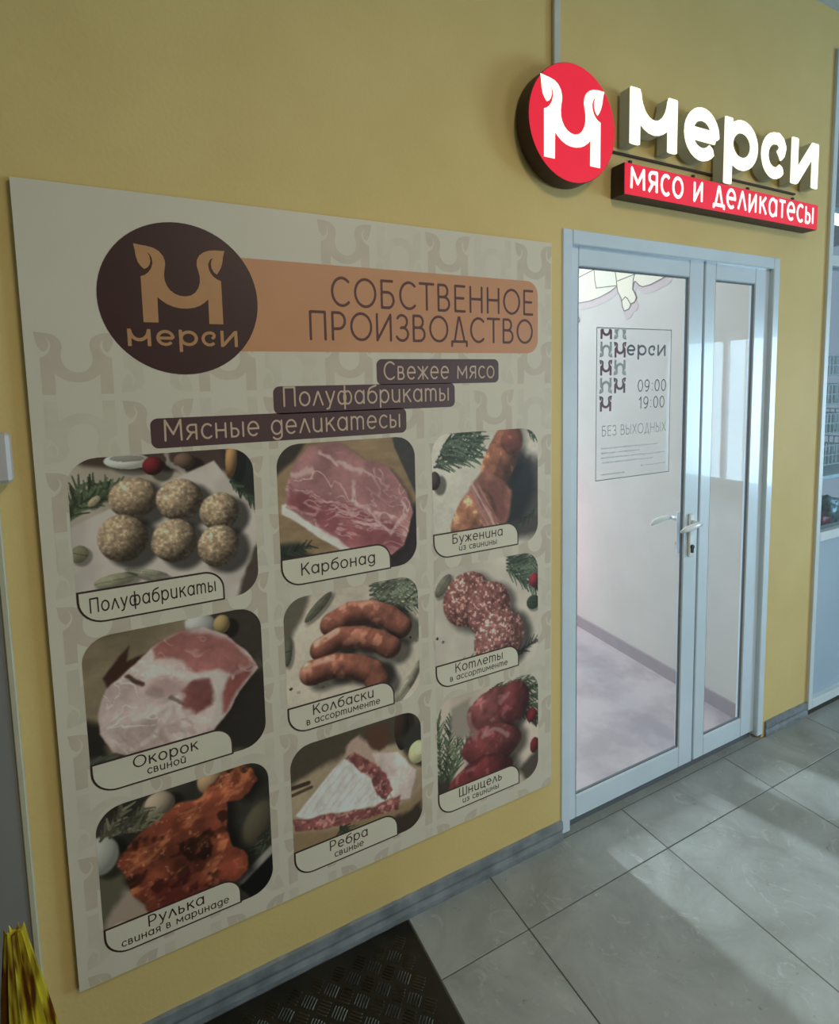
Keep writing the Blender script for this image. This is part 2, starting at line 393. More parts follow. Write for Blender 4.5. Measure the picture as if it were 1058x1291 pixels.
def loops_to_bm(bm, loops, depth, y=0.0, fx=lambda x: x, fz=lambda z: z):
    """outline loops in the wall plane -> faces at y-depth (facing -y), with side walls if depth>0"""
    def sarea(lp): return sum(lp[i-1][0]*lp[i][1]-lp[i][0]*lp[i-1][1] for i in range(len(lp)))/2
    def inside(p, lp):
        c = False
        for i in range(len(lp)):
            (ax, ay), (bx, by) = lp[i-1], lp[i]
            if (ay > p[1]) != (by > p[1]) and p[0] < (bx-ax)*(p[1]-ay)/(by-ay)+ax: c = not c
        return c
    outer = [lp for lp in loops if not any(inside(lp[0], o) for o in loops if o is not lp)]
    flat = [Vector((p[0], p[1], 0)) for lp in loops for p in lp]
    front = [bm.verts.new((fx(v.x), y-depth, fz(v.y))) for v in flat]
    start = {}; o_ = 0
    for lp in loops: start[id(lp)] = o_; o_ += len(lp)
    for ol in outer:
        grp = [ol]+[lp for lp in loops if lp is not ol and inside(lp[0], ol)]
        ids = [start[id(lp)]+i for lp in grp for i in range(len(lp))]
        for t in tessellate_polygon([[Vector((p[0], p[1], 0)) for p in lp] for lp in grp]):
            t = [ids[i] for i in t]
            a, b, c = (flat[i] for i in t); cr = (b-a).cross(c-a).z
            if abs(cr) < 1e-12: continue
            try: bm.faces.new([front[i] for i in (t if cr > 0 else t[::-1])])
            except ValueError: pass
    if depth > 0:
        back = [bm.verts.new((fx(v.x), y, fz(v.y))) for v in flat]
        o = 0
        for lp in loops:
            n = len(lp)
            for i in range(n):
                a, b = o+i, o+(i+1) % n
                try: bm.faces.new((front[a], back[a], back[b], front[b])).material_index = 1
                except ValueError: pass
            o += n
def text_width(s, gap=.10): return sum(G[c][0]+gap for c in s)-gap
def text(name, s, x0, z0, h, mat, parent, y, weight=.10, x1=None, gap=.10, flat=False, center=False, depth=0, right=False, narrow=1.0):
    """line of lettering: baseline z0, capital height h, optional fit to x1"""
    wu = text_width(s, gap); sx = h*narrow
    if x1 is not None and not center and not right: sx = (x1-x0)/wu
    if center: x0 = (x0+x1)/2-wu*sx/2
    if right: x0 = x1-wu*sx
    cx = 0
    for c in s:
        adv, st = G[c]
        lp = glyph_loops(c, st, weight, flat)
        if lp:
            bm = bmesh.new(); loops_to_bm(bm, lp, depth, y, lambda x, cx=cx: x0+(x+cx)*sx, lambda z: z0+z*h)
            from_bm(name, bm, mat, parent)
        cx += adv+gap
def rounded(x0, z0, x1, z1, r, n=8):
    """r: radius or (bl, br, tr, tl); counter-clockwise"""
    if not isinstance(r, tuple): r = (r,)*4
    pts = []
    for (cx, cz, a), rr in zip(((x0, z0, 180), (x1, z0, 270), (x1, z1, 0), (x0, z1, 90)), r):
        ox = cx+(rr if cx == x0 else -rr); oz = cz+(rr if cz == z0 else -rr)
        if rr < 1e-6: pts.append((cx, cz)); continue
        for i in range(n+1):
            t = math.radians(a+90*i/n); pts.append((ox+rr*math.cos(t), oz+rr*math.sin(t)))
    return pts
def shape(name, loops, mat, parent, y, depth=0):
    bm = bmesh.new(); loops_to_bm(bm, loops, depth, y); return from_bm(name, bm, mat, parent)
def circle(cx, cz, r, n=72): return [(cx+r*math.cos(2*PI*i/n), cz+r*math.sin(2*PI*i/n)) for i in range(n)]
LOGO = [(-0.548,0.685),(-0.476,0.675),(-0.399,0.667),(-0.315,0.65),(-0.25,0.613),(-0.203,0.555),(-0.182,0.488),(-0.183,0.435),(-0.194,0.381),(-0.204,0.31),(-0.2,0.238),(-0.179,0.173),(-0.140,0.113),(-0.083,0.07),(-0.018,0.046),(0.048,0.042),(0.119,0.06),(0.175,0.101),(0.218,0.167),(0.240,0.238),(0.242,0.321),(0.226,0.393),(0.210,0.464),(0.218,0.536),(0.25,0.598),(0.31,0.645),(0.381,0.672),(0.46,0.682),(0.583,0.685),(0.56,0.601),(0.548,0.524),(0.524,0.452),(0.492,0.393),(0.464,0.357),(0.429,0.387),(0.402,0.44),(0.396,0.494),(0.405,0.542),(0.429,0.575),(0.387,0.555),(0.359,0.488),(0.366,0.423),(0.390,0.365),(0.429,0.32),(0.470,0.292),(0.518,0.274),(0.518,-0.012),(0.518,-0.315),(0.333,-0.315),(0.336,0.018),(0.286,-0.03),(0.225,-0.072),(0.155,-0.101),(0.071,-0.118),(-0.03,-0.119),(-0.113,-0.101),(-0.19,-0.068),(-0.25,-0.026),(-0.302,0.018),(-0.306,-0.315),(-0.486,-0.315),(-0.486,0.274),(-0.44,0.292),(-0.393,0.330),(-0.353,0.387),(-0.334,0.458),(-0.340,0.518),(-0.360,0.56),(-0.393,0.59),(-0.366,0.542),(-0.358,0.476),(-0.374,0.423),(-0.402,0.387),(-0.44,0.369),(-0.476,0.405),(-0.508,0.452),(-0.528,0.53),(-0.535,0.607)]
LOGO = LOGO[::-1]
def logo(cx, cz, s, flip=False, sx=1.0):
    k = -1 if flip else 1
    p = [(cx+x*s*sx, cz+k*z*s) for x, z in LOGO]
    return p[::-1] if flip else p

# ================================================================ ROOM
DX0, DX1, DZ1 = 1.262, 2.42, 2.074      # door opening
WX1, CZ = 2.765, 3.12                   # right end of wall, ceiling
S = 'structure'
wf = boxes('wall_front', [((-.55, 0, 0), (DX0, .10, CZ)), ((DX0, 0, DZ1), (DX1, .10, CZ)), ((DX1, 0, 0), (WX1, .10, CZ)), ((WX1, 0, 2.97), (7.0, .10, CZ)), ((-1.6, 0, 2.4), (-.55, .10, CZ))], 'paint')
tag(wf, kind=S)
tag(box('ceiling', (-1.6, -5.6, CZ), (7.1, .1, CZ+.1), 'ceiling'), kind=S)
fl = box('floor', (-1.6, -5.6, -.10), (7.1, .02, -.003), 'grout'); tag(fl, kind=S)
tag(box('wall_left', (-1.7, -5.6, 0), (-1.6, .1, CZ), 'hall_wall'), kind=S)
tag(boxes('wall_back', [((-1.7, -5.7, 0), (2.4, -5.6, CZ)), ((2.4, -5.7, 0), (6.0, -5.6, .5)), ((2.4, -5.7, 2.5), (6.0, -5.6, CZ)), ((6.0, -5.7, 0), (7.1, -5.6, CZ))], 'hall_wall'), kind=S)
tag(boxes('wall_right', [((7.0, -5.6, 0), (7.1, -4.1, CZ)), ((7.0, -2.3, 0), (7.1, .1, CZ)), ((7.0, -4.1, 0), (7.1, -2.3, .2)), ((7.0, -4.1, 2.2), (7.1, -2.3, CZ))], 'hall_wall'), kind=S)
w3 = boxes('window_3', [((2.4+1.2*i-.03, -5.66, .5), (2.4+1.2*i+.03, -5.6, 2.5)) for i in range(4)]+[((2.4, -5.66, .5), (6.0, -5.6, .56)), ((2.4, -5.66, 2.44), (6.0, -5.6, 2.5))], 'pvc'); tag(w3, kind=S)
w4 = boxes('window_2', [((7.02, -4.1+.9*i-.03, .2), (7.08, -4.1+.9*i+.03, 2.2)) for i in range(3)]+[((7.02, -4.1, .2), (7.08, -2.3, .26)), ((7.02, -4.1, 2.14), (7.08, -2.3, 2.2))], 'pvc'); tag(w4, kind=S)

# ---- floor tiles (60 cm, cut row along the wall)
def cuts(lo, hi, j0, step):
    c = [lo]; k = math.ceil((lo-j0)/step)
    while j0+k*step < hi-1e-6:
        if j0+k*step > lo+1e-6: c.append(j0+k*step)
        k += 1
    return c+[hi]
tcache = {}
def tile(x0, x1, y0, y1, parent, mat='tile', name='tile'):
    g = .0016
    w, d = round(x1-x0-2*g, 4), round(y1-y0-2*g, 4)
    if w < .01 or d < .01: return
    if (w, d, mat) not in tcache:
        bm = bmesh.new(); bbox(bm, (-w/2, -d/2, -.010), (w/2, d/2, 0), .0012)
        me = bpy.data.meshes.new('tile'); bm.to_mesh(me); bm.free(); me.materials.append(MT[mat]); tcache[(w, d, mat)] = me
    link(name, tcache[(w, d, mat)], None, parent, ((x0+x1)/2, (y0+y1)/2, random.uniform(-.0004, .0003)))
xs = cuts(.656, 7.0, .954, .6); ys = cuts(-5.6, -.001, -.201, .6)
for i in range(len(xs)-1):
    for j in range(len(ys)-1): tile(xs[i], xs[i+1], ys[j], ys[j+1], fl)
xs2 = cuts(-1.6, .652, .354, .6); ys2 = cuts(-5.6, -1.401, -.201, .6)
for i in range(len(xs2)-1):
    for j in range(len(ys2)-1): tile(xs2[i], xs2[i+1], ys2[j], ys2[j+1], fl)

# ---- metal tread plate on the floor
tp = empty('tread_plate', (0, -.7, 0), 'dark worn metal tread plate on the floor below the poster', 'floor plate')
box('plate', (-1.55, -.699, -.002), (.652, .688, .003), 'plate', tp)
bm = bmesh.new()
rr = random.Random(3)
for a in range(-34, 30):
    for b in range(-34, 30):
        px = .0305*(a+b)*1.0+.02; py = .0305*(a-b)
        if not (-.62 < px < .625 and -.65 < py < .66): continue
        ang = PI/4 if (a % 2 == 0) else -PI/4
        if (b % 2): ang = -ang
        c, s = math.cos(ang), math.sin(ang)
        for k in range(5):
            off = (k-2)*.0078; hl = .0165-.0012*abs(k-2); hw = .0017
            P = []
            for (u, v, z) in ((-hl, -hw, .003), (hl, -hw, .003), (hl, hw, .003), (-hl, hw, .003), (-hl*.85, 0, .0052), (hl*.85, 0, .0052)):
                v += off; P.append(bm.verts.new((px+u*c-v*s, py+u*s+v*c, z)))
            for f in ((0, 1, 5, 4), (2, 3, 4, 5), (1, 2, 5), (3, 0, 4)): bm.faces.new([P[i] for i in f])
tag(from_bm('tread_bars', bm, 'platebar', tp), kind='stuff')

# ---- skirting
def skirting(name, x0, x1, h, parts, seed):
    bm = bmesh.new(); r = random.Random(seed); n = parts
    prof = [(0, 0), (-.009, .001), (-.010, h*.25), (-.006, h*.45), (-.010, h*.62), (-.008, h*.95), (0, h)]
    rings = []
    for i in range(n+1):
        x = x0+(x1-x0)*i/n
        rings.append([bm.verts.new((x, y+r.uniform(-.0007, .0007)*(y < 0), z+r.uniform(-.0010, .0008)*(z > 0))) for y, z in prof])
    for a, b in zip(rings, rings[1:]):
        for k in range(len(prof)-1): bm.faces.new((a[k], a[k+1], b[k+1], b[k]))
    bm.faces.new(rings[0]); bm.faces.new(rings[-1][::-1])
    bmesh.ops.recalc_face_normals(bm, faces=bm.faces)
    return from_bm(name, bm, 'base')
tag(skirting('baseboard_left', -.245, 1.262, .073, 60, 1), kind=S)
tag(skirting('baseboard_right', 2.442, WX1+.004, .071, 10, 2), kind=S)

# ---- neighbouring grey door at the far left
d2 = empty('door_2', (-.245, 0, 0), kind=S)
box('door_leaf', (-.85, -.012, .0), (-.012, -.002, 2.4), 'greydoor', d2)
box('door_jamb', (-.012, -.016, .0), (0, -.001, 2.4), 'jamb', d2, .002)
wb = empty('wall_box', (-.248, -.001, 1.42), 'small grey-white plastic box at the left picture edge, above the grey panel', 'box')
box('cover', (-.10, -.048, 0), (.034, -.016, .10), 'plasticbox', wb, .006)
box('back_plate', (-.10, -.0180, -.003), (.026, -.0163, .098), 'jamb', wb)

# ================================================================ DOOR (white plastic, two leaves)
d1 = empty('door_1', (0, 0, 0), kind=S)
FY0, FY1 = -.004, .075
def frame_bm(x0, x1, z0, z1, l, r, t, b, y0, y1, bev=.003):
    bm = bmesh.new()
    bbox(bm, (x0, y0, z0), (x0+l, y1, z1), bev); bbox(bm, (x1-r, y0, z0), (x1, y1, z1), bev)
    if t: bbox(bm, (x0+l, y0, z1-t), (x1-r, y1, z1), bev)
    if b: bbox(bm, (x0+l, y0, z0), (x1-r, y1, z0+b), bev)
    return bm
from_bm('door_frame', frame_bm(1.258, 2.424, .018, 2.079, .042, .041, .046, 0, FY0, FY1), 'pvc', d1)
box('door_sill', (1.262, .0, -.012), (2.42, .10, -.0002), 'tile', d1)
box('gap_light_block', (1.30, .030, .0), (2.383, .046, .040), 'gasket', d1)  # added strip: stops shop light leaking under the leaves, keeps the gap dark
def leaf(x0, x1, z0, z1, gx0, gx1, gz0, gz1):
    lb = frame_bm(x0, x1, z0, z1, gx0-x0, x1-gx1, z1-gz1, gz0-z0, .014, .028)
    e = .030
    bbox(lb, (x0, .028, z0), (gx0-min(e, gx0-x0-.012), .056, z1)); bbox(lb, (gx1+e, .028, z0), (x1, .056, z1))
    bbox(lb, (gx0-min(e, gx0-x0-.012), .028, z0), (gx1+e, .056, gz0-e)); bbox(lb, (gx0-min(e, gx0-x0-.012), .028, gz1+e), (gx1+e, .056, z1))
    lf = from_bm('door_leaf', lb, 'pvc', d1)
    # sloped glazing bead, rubber gasket and pane
    bm = bmesh.new(); e = .012
    o = [(gx0, .0145, gz0), (gx1, .0145, gz0), (gx1, .0145, gz1), (gx0, .0145, gz1)]
    i_ = [(gx0+.002, .021, gz0+.002), (gx1-.002, .021, gz0+.002), (gx1-.002, .021, gz1-.002), (gx0+.002, .021, gz1-.002)]
    O = [bm.verts.new(p) for p in o]; I = [bm.verts.new(p) for p in i_]
    for k in range(4): bm.faces.new((O[k], O[(k+1) % 4], I[(k+1) % 4], I[k]))
    from_bm('glazing_bead', bm, 'pvc', lf)
    from_bm('gasket', frame_bm(gx0+.0005, gx1-.0005, gz0+.0005, gz1-.0005, .005, .005, .005, .005, .019, .0265, 0), 'gasket', lf)
    box('glass_pane', (gx0-.004, .0245, gz0-.004), (gx1+.004, .0305, gz1+.004), 'glass', lf)
    return lf
l1 = leaf(1.292, 1.970, .036, 2.060, 1.342, 1.889, .121, 1.9715)
l2 = leaf(1.980, 2.392, .036, 2.060, 2.0415, 2.290, .121, 1.9715)
box('meeting_gap_seal', (1.968, .030, .04), (1.982, .060, 2.05), 'gasket', d1)
box('frame_seal', (1.296, .020, 2.050), (2.388, .060, 2.064), 'gasket', d1)
# handles, both sides
def lever(name, side, parent):
    y0 = .014 if side < 0 else .056
    r = empty(name, (1.925, y0, 1.03)); r.parent = parent
    bm = bmesh.new(); bbox(bm, (-.014, min(0, side*.010), -.125), (.014, max(0, side*.010), .045), .004)
    from_bm('handle_plate', bm, 'handle', r)
    bm = bmesh.new()
    tube(bm, [(0, side*.005, .012), (0, side*.040, .012)], .0085, 12)
    tube(bm, [(.004, side*.046, .013), (-.020, side*.048, .013), (-.045, side*.050, .010), (-.075, side*.050, .006), (-.095, side*.048, .002), (-.112, side*.044, -.004)],
         [(.007, .008), (.008, .010), (.008, .012), (.007, .012), (.006, .010), (.003, .004)], 12)
    from_bm('handle_lever', bm, 'handle', r, True)
    bm = bmesh.new(); tube(bm, [(0, side*.008, -.085), (0, side*.016, -.085)], .0085, 16)
    bbox(bm, (-.0045, min(side*.008, side*.016), -.108), (.0045, max(side*.008, side*.016), -.088))
    from_bm('lock_cylinder', bm, 'steel' if side > 0 else 'dark', r)
    return r
lever('door_handle', -1, l1); lever('door_handle', 1, l1)

# ================================================================ SHOP INTERIOR
tag(box('floor_shop', (-1.0, .09, -.06), (2.75, 6.3, 0), 'shopfloor'), kind=S)
tag(box('ceiling_shop', (-1.0, .1, 2.95), (2.75, 6.3, 3.05), 'white_wall'), kind=S)
bm = bmesh.new()
IA, IB = Vector((2.462, .10, 0)), Vector((2.585, 1.60, 0))
def quadbox(bm, a, b, dn, z0, z1):
    n = Vector(((b-a).y, -(b-a).x, 0)).normalized()*dn
    P = [a, b, b+n, a+n]; V = [bm.verts.new((p.x, p.y, z)) for z in (z0, z1) for p in P]
    for f in ((0, 1, 2, 3), (7, 6, 5, 4), (0, 4, 5, 1), (1, 5, 6, 2), (2, 6, 7, 3), (3, 7, 4, 0)): bm.faces.new([V[i] for i in f])
    bmesh.ops.recalc_face_normals(bm, faces=bm.faces)
quadbox(bm, IA, IB, .08, 0, 2.95); quadbox(bm, IB, Vector((2.585, 6.3, 0)), .08, 0, 2.95)
tag(from_bm('wall_shop_right', bm, 'white_wall'), kind=S)
tag(box('wall_shop_left', (-1.0, .1, 0), (-.92, 6.3, 2.95), 'white_wall'), kind=S)
tag(box('wall_shop_back', (-1.0, 6.2, 0), (2.7, 6.3, 2.95), 'white_wall'), kind=S)
tag(boxes('wall_shop_front', [((-1.0, .101, 0), (DX0, .13, 2.95)), ((DX0, .101, DZ1), (DX1, .13, 2.95))], 'white_wall'), kind=S)
bm = bmesh.new(); quadbox(bm, IA, IB, -.014, 0, .07); tag(from_bm('baseboard_shop', bm, 'base_in'), kind=S)

# butcher chart printed on that wall: outlined cuts of a pig seen from the door
nv = Vector((-(IB-IA).y, (IB-IA).x, 0)).normalized()
ch = empty('butcher_chart', (0, 0, 0), 'outlined pig meat-cuts drawing, cream on white, on the inner shop wall seen through the glass', 'wall decal')
def on_wall(y, z, off):
    t = (y-IA.y)/(IB.y-IA.y); p = IA.lerp(IB, t); return Vector((p.x, p.y, z))+nv*off
def chart_shape(name, pts, mat, off):
    bm = bmesh.new(); V = [Vector((p[0], p[1], 0)) for p in pts]
    vs = [bm.verts.new(on_wall(p[0], p[1], off)) for p in pts]
    for t in tessellate_polygon([V]): bm.faces.new([vs[i] for i in t])
    return from_bm(name, bm, mat, ch)
def chart_line(bm, pts, w, off):
    for (a, b) in zip(pts, pts[1:]):
        d = Vector((b[0]-a[0], b[1]-a[1])); L = d.length
        if L < 1e-6: continue
        d /= L; n = Vector((-d.y, d.x))*w/2; e = d*w*.4
        q = [(a[0]-e.x+n.x, a[1]-e.y+n.y), (b[0]+e.x+n.x, b[1]+e.y+n.y), (b[0]+e.x-n.x, b[1]+e.y-n.y), (a[0]-e.x-n.x, a[1]-e.y-n.y)]
        bm.faces.new([bm.verts.new(on_wall(p[0], p[1], off)) for p in q])
BODY = [(1.62, 2.62), (1.60, 2.30), (1.50, 2.16), (1.40, 2.10), (1.275, 2.085), (1.18, 2.082), (1.09, 2.09), (1.0, 2.11), (.945, 2.131), (.938, 2.10), (.911, 2.059), (.900, 2.010), (.885, 1.985), (.850, 1.992), (.836, 2.018), (.812, 2.022), (.798, 2.045), (.812, 2.075), (.826, 2.095), (.818, 2.13), (.808, 2.135), (.78, 2.108), (.755, 2.096), (.70, 2.098), (.638, 2.112), (.60, 2.122), (.575, 2.150), (.50, 2.22), (.46, 2.34), (.50, 2.50), (.62, 2.66), (.9, 2.74), (1.3, 2.74)]
cx_, cz_ = .95, 2.35
HALO = [(cx_+(y-cx_)*1.03-.012, cz_+(z-cz_)*1.08-.022) for y, z in BODY]
chart_shape('halo', HALO, 'pighalo', .0012)
chart_shape('fill', BODY, 'pigfill', .0020)
bm = bmesh.new()
for ln in (BODY+[BODY[0]], [(1.276, 2.241), (1.134, 2.262), (.965, 2.30), (.80, 2.33)], [(1.262, 2.45), (1.27, 2.30), (1.276, 2.241), (1.278, 2.09)], [(1.134, 2.262), (1.128, 2.20), (1.115, 2.150), (.945, 2.135)],
           [(.965, 2.42), (.962, 2.226), (.952, 2.18), (.945, 2.131)], [(.94, 2.160), (.812, 2.173)], [(.80, 2.40), (.808, 2.25), (.812, 2.173), (.822, 2.151), (.826, 2.10)],
           [(.905, 2.045), (.880, 2.062), (.862, 2.050), (.838, 2.015)], [(.800, 2.190), (.70, 2.15), (.638, 2.135), (.60, 2.122)]):
    chart_line(bm, ln, .0055, .0028)
FOOT = [(1.33, 2.03), (1.30, 2.01), (1.27, 1.995), (1.262, 1.975), (1.28, 1.965), (1.33, 1.97)]
chart_line(bm, FOOT, .005, .0028)
from_bm('outline', bm, 'pigline', ch)

# ================================================================ OPENING-HOURS STICKER
stk = empty('opening_hours_sticker', (0, .0244, 0), 'clear sticker with opening hours 09:00 19:00 on the door glass', 'sticker')
k_ = 1+.0243/1.3785
def SX(x): return x*k_
def SZ(z): return 1.594+(z-1.594)*k_
X0, X1, Z0, Z1 = SX(1.408), SX(1.778), SZ(1.254), SZ(1.7745)
shape('film', [[(X0, Z0), (X1, Z0), (X1, Z1), (X0, Z1)]], 'film', stk, -.0003)
b_ = .0035
shape('border', [[(X0, Z0), (X1, Z0), (X1, Z1), (X0, Z1)], [(X0+b_, Z0+b_), (X0+b_, Z1-b_), (X1-b_, Z1-b_), (X1-b_, Z0+b_)]], 'line', stk, -.0008)
lh = .054; gx = .067; gz = .062
def clip_top(p, zm):
    q = []
    for i in range(len(p)):
        a, b = p[i-1], p[i]
        if (a[1] <= zm) != (b[1] <= zm):
            t = (zm-a[1])/(b[1]-a[1]); q.append((a[0]+(b[0]-a[0])*t, zm))
        if b[1] <= zm: q.append(b)
    return q
for r in range(5):
    for c in range(2):
        if (r, c) == (4, 1): continue
        cx = X0+.045+c*gx; bot = Z1-.040-r*gz
        up = (r+c) % 2 == 0
        p = logo(cx, bot+.315*lh, lh) if up else logo(cx, bot+.685*lh, lh, True)
        if r == 0:
            p = clip_top(p, Z1-.005)
        shape('logo_mark', [p], 'stred' if up else 'stgrey', stk, -.0008)
def brand(name, s, x0, z0, xh, mat, parent, y, width, depth=0, wmul=1.0):
    offs = {'м': 0, 'е': 1.52, 'р': 2.76, 'с': 4.03, 'и': 5.15}
    k = width/(6.25-offs[s[0]])
    for c in s:
        adv, w, st = B[c]
        lp = glyph_loops('B'+c, st, w*wmul, True, 40)
        o = offs[c]-offs[s[0]]
        bm = bmesh.new(); loops_to_bm(bm, lp, depth, y, lambda x, o=o: x0+(x+o)*k, lambda z: z0+z*xh)
        from_bm(name, bm, mat, parent)
brand('letter', 'ерси', SX(1.548)+.001, SZ(1.680), .040, 'stink', stk, -.0008, SX(1.748)-SX(1.548), wmul=.74)
text('hours_digit', '09:00', SX(1.606), SZ(1.556), .040, 'stink', stk, -.0008, .105, x1=SX(1.755))
text('hours_digit', '19:00', SX(1.612), SZ(1.496), .040, 'stink', stk, -.0008, .105, x1=SX(1.748))
text('notice_letter', 'БЕЗ ВЫХОДНЫХ', SX(1.436), SZ(1.408), .034, 'line', stk, -.0008, .08, x1=SX(1.757))
bm = bmesh.new(); rr = random.Random(5)
for i, (xa, xb) in enumerate(((1.434, 1.716), (1.434, 1.62), (1.434, 1.75), (1.44, 1.69), (1.63, 1.755), (1.434, 1.55))):
    z = SZ(1.362-.0165*i - (.008 if i >= 4 else 0)); x = SX(xa)
    while x < SX(xb):
        w = rr.uniform(.003, .006)
        loops_to_bm(bm, [[(x, z), (x+w, z), (x+w, z+rr.uniform(.004, .006)), (x, z+rr.uniform(.004, .006))]], 0, -.0008); x += w+rr.choice((.001, .0012, .0035))
tag(from_bm('small_print', bm, 'stpale', stk), kind='stuff')

# ================================================================ ILLUMINATED SIGN
def two_mat(o, m2):
    o.data.materials.append(MT[m2]); return o
rl = empty('round_lightbox', (1.245, 0, 2.364), 'round red lightbox with a white leafy M emblem above the door', 'sign')
R_ = .1705
box('mounting_bar', (-.10, -.010, -.02), (.10, 0, .02), 'can', rl)
bm = bmesh.new(); loops_to_bm(bm, [circle(0, 0, R_)], .054, -.008)
o = from_bm('casing', bm, 'can', rl); two_mat(o, 'can')
shape('red_face', [circle(0, 0, R_-.0015)], 'red_face', rl, -.062, .0015)
o = shape('emblem', [[(x*.221-.007, z*.227-.0405) for x, z in LOGO]], 'white_lit', rl, -.0636, .0012)
LET = {'м': ('wide lowercase м, first of the five', 1.490), 'е': ('lowercase е, second of the five', 1.752), 'р': ('lowercase р with a descending stem, third of the five', 1.966), 'с': ('lowercase с with a curled tip, fourth of the five', 2.184), 'и': ('lowercase и, last of the five, nearest the shop window', 2.378)}
for c, (lab, x0) in LET.items():
    t = empty('sign_letter', (x0, 0, 2.356), 'glowing white raised letter: '+lab, 'sign letter', 'glowing white raised letters above the door')
    adv, w, st = B[c]
    lp = glyph_loops('B'+c, st, w, True, 40)
    k = .172
    bm = bmesh.new(); loops_to_bm(bm, lp, .040, -.012, lambda x: x*k, lambda z: z*k)
    o = from_bm('letter_body', bm, 'side_glow', t); two_mat(o, 'side_glow')
    bm = bmesh.new(); loops_to_bm(bm, lp, .003, -.0521, lambda x: x*k, lambda z: z*k)
    o = from_bm('letter_face', bm, 'white_lit', t); two_mat(o, 'white_lit')
    px = {'м': (.14, 1.17), 'е': (.54,), 'р': (.14, .9), 'с': (.40,), 'и': (.14, .97)}[c]
    for q in px:
        pz = .12 if c in 'ес' else .35
        bm = bmesh.new(); tube(bm, [(q*k, -.0125, pz*k), (q*k, .0, pz*k)], .004, 8); from_bm('standoff', bm, 'can', t)
wall_strip = box('dark_strip', (1.43, -.009, 2.338), (2.50, 0, 2.344), 'can'); tag(wall_strip, 'thin dark strip on the wall under the glowing white letters', 'cable')  # plain thin dark strip along the wall below the letters
sb = empty('strip_lightbox', (1.466, 0, 2.192), 'long red lightbox strip with small white lettering under the big letters', 'sign')
SBW = 1.106
box('casing', (0, -.056, 0), (SBW, -.004, .099), 'can', sb, .001)
box('red_face', (.0012, -.0585, .0012), (SBW-.0012, -.0562, .0978), 'red_face', sb)
text('letter', 'MяCо u dелuкаTесы'.replace('C', 'с'), .022, .022, .086, 'white_lit_soft', sb, -.0590, .135, x1=SBW-.028, flat=True, gap=.10)
for i, x in enumerate((.08, .40, .72, 1.02)): box('bracket', (x, -.006, .097), (x+.012, -.0, .135), 'can', sb)
duct = box('cable_duct', (1.2135, -.013, 2.36), (1.2400, 0, CZ-.001), 'duct', None, .002)
tag(duct, 'narrow pale vertical cable duct running from the round red sign up to the ceiling', 'cable duct')

# ================================================================ POSTER
PX0, PX1, PZ0, PZ1 = -.180, 1.204, .238, 2.024
po = empty('poster', (0, -.004, 0), 'large cream butcher shop poster with nine meat photographs on the yellow wall', 'poster')
YB = -.010
box('board', (PX0, YB, PZ0), (PX1, -.002, PZ1), 'board', po)
L1, L2, L3, L4, L5, L6 = (YB-.0002*k for k in (1, 2, 3, 4, 5, 6))
def clip_poly(p, x0, x1, z0, z1):
    for ax, lim, sg in ((0, x0, 1), (0, x1, -1), (1, z0, 1), (1, z1, -1)):
        q = []
        for i in range(len(p)):
            a, b = p[i], p[(i+1) % len(p)]
            ia, ib = (a[ax]-lim)*sg >= 0, (b[ax]-lim)*sg >= 0
            if ia: q.append(a)
            if ia != ib:
                t = (lim-a[ax])/(b[ax]-a[ax]); q.append((a[0]+(b[0]-a[0])*t, a[1]+(b[1]-a[1])*t))
        p = q
        if len(p) < 3: return None
    return p
for c in range(9):
    for r in range(-2, 11):
        cx = -.091+.1530*c; cz = 1.633-.1457*r
        norm = (r+c) % 2 == 0
        if r < 0 and c < 4: continue
        if c in (0, 1, 2) and r in (-1,): continue
        p = logo(cx, cz if norm else cz+.037+.012, .130, not norm, sx=1.0)
        xs_ = [q[0] for q in p]; zs_ = [q[1] for q in p]
        if min(xs_) < PX0+.002 or max(xs_) > PX1-.002 or min(zs_) < PZ0+.002 or max(zs_) > PZ1-.002:
            p = clip_poly(p, PX0+.001, PX1-.001, PZ0+.001, PZ1-.001)
        if p is None: continue
        shape('watermark', [p], 'wm1' if norm else 'wm2', po, L1)
# header
shape('header_band', [rounded(.20, 1.685, 1.148, 1.903, (0, .042, .042, 0))], 'orange', po, L2)
rd = shape('round_emblem', [circle(.125, 1.80, .1685)], 'brown', po, L3)
shape('emblem_mark', [logo(.125, 1.80, .168)], 'gold', rd, L4)
brand('emblem_letter', 'мерси', .008, 1.695, .037, 'gold', rd, L4, .236, wmul=.72)
text('headline_letter', 'СОБСТВЕННОЕ', .476, 1.803, .070, 'headline', po, L3, .105, x1=1.133, gap=.11)
text('headline_letter', 'ПРОИЗВОДСТВО', .416, 1.717, .068, 'headline', po, L3, .105, x1=1.130, gap=.10)
for (x0, z0, x1, z1, s, tx0, tx1, tz) in ((.600, 1.598, .998, 1.667, 'Свежее мясо', .618, .984, 1.613),
                                      (.321, 1.531, .843, 1.600, 'Полуфабрикаmы', .343, .825, 1.551),
                                      (.043, 1.466, .685, 1.534, 'Мясные gелuкаmесы', .068, .668, 1.483)):
    s = s.replace('u', 'и')
    cp = shape('banner_chip', [rounded(x0, z0, x1, z1, .016)], 'chip', po, L2-.0001)
    text('banner_letter', s, tx0, tz, .046, 'chiptext', cp, L4, .10, x1=tx1, gap=.09)

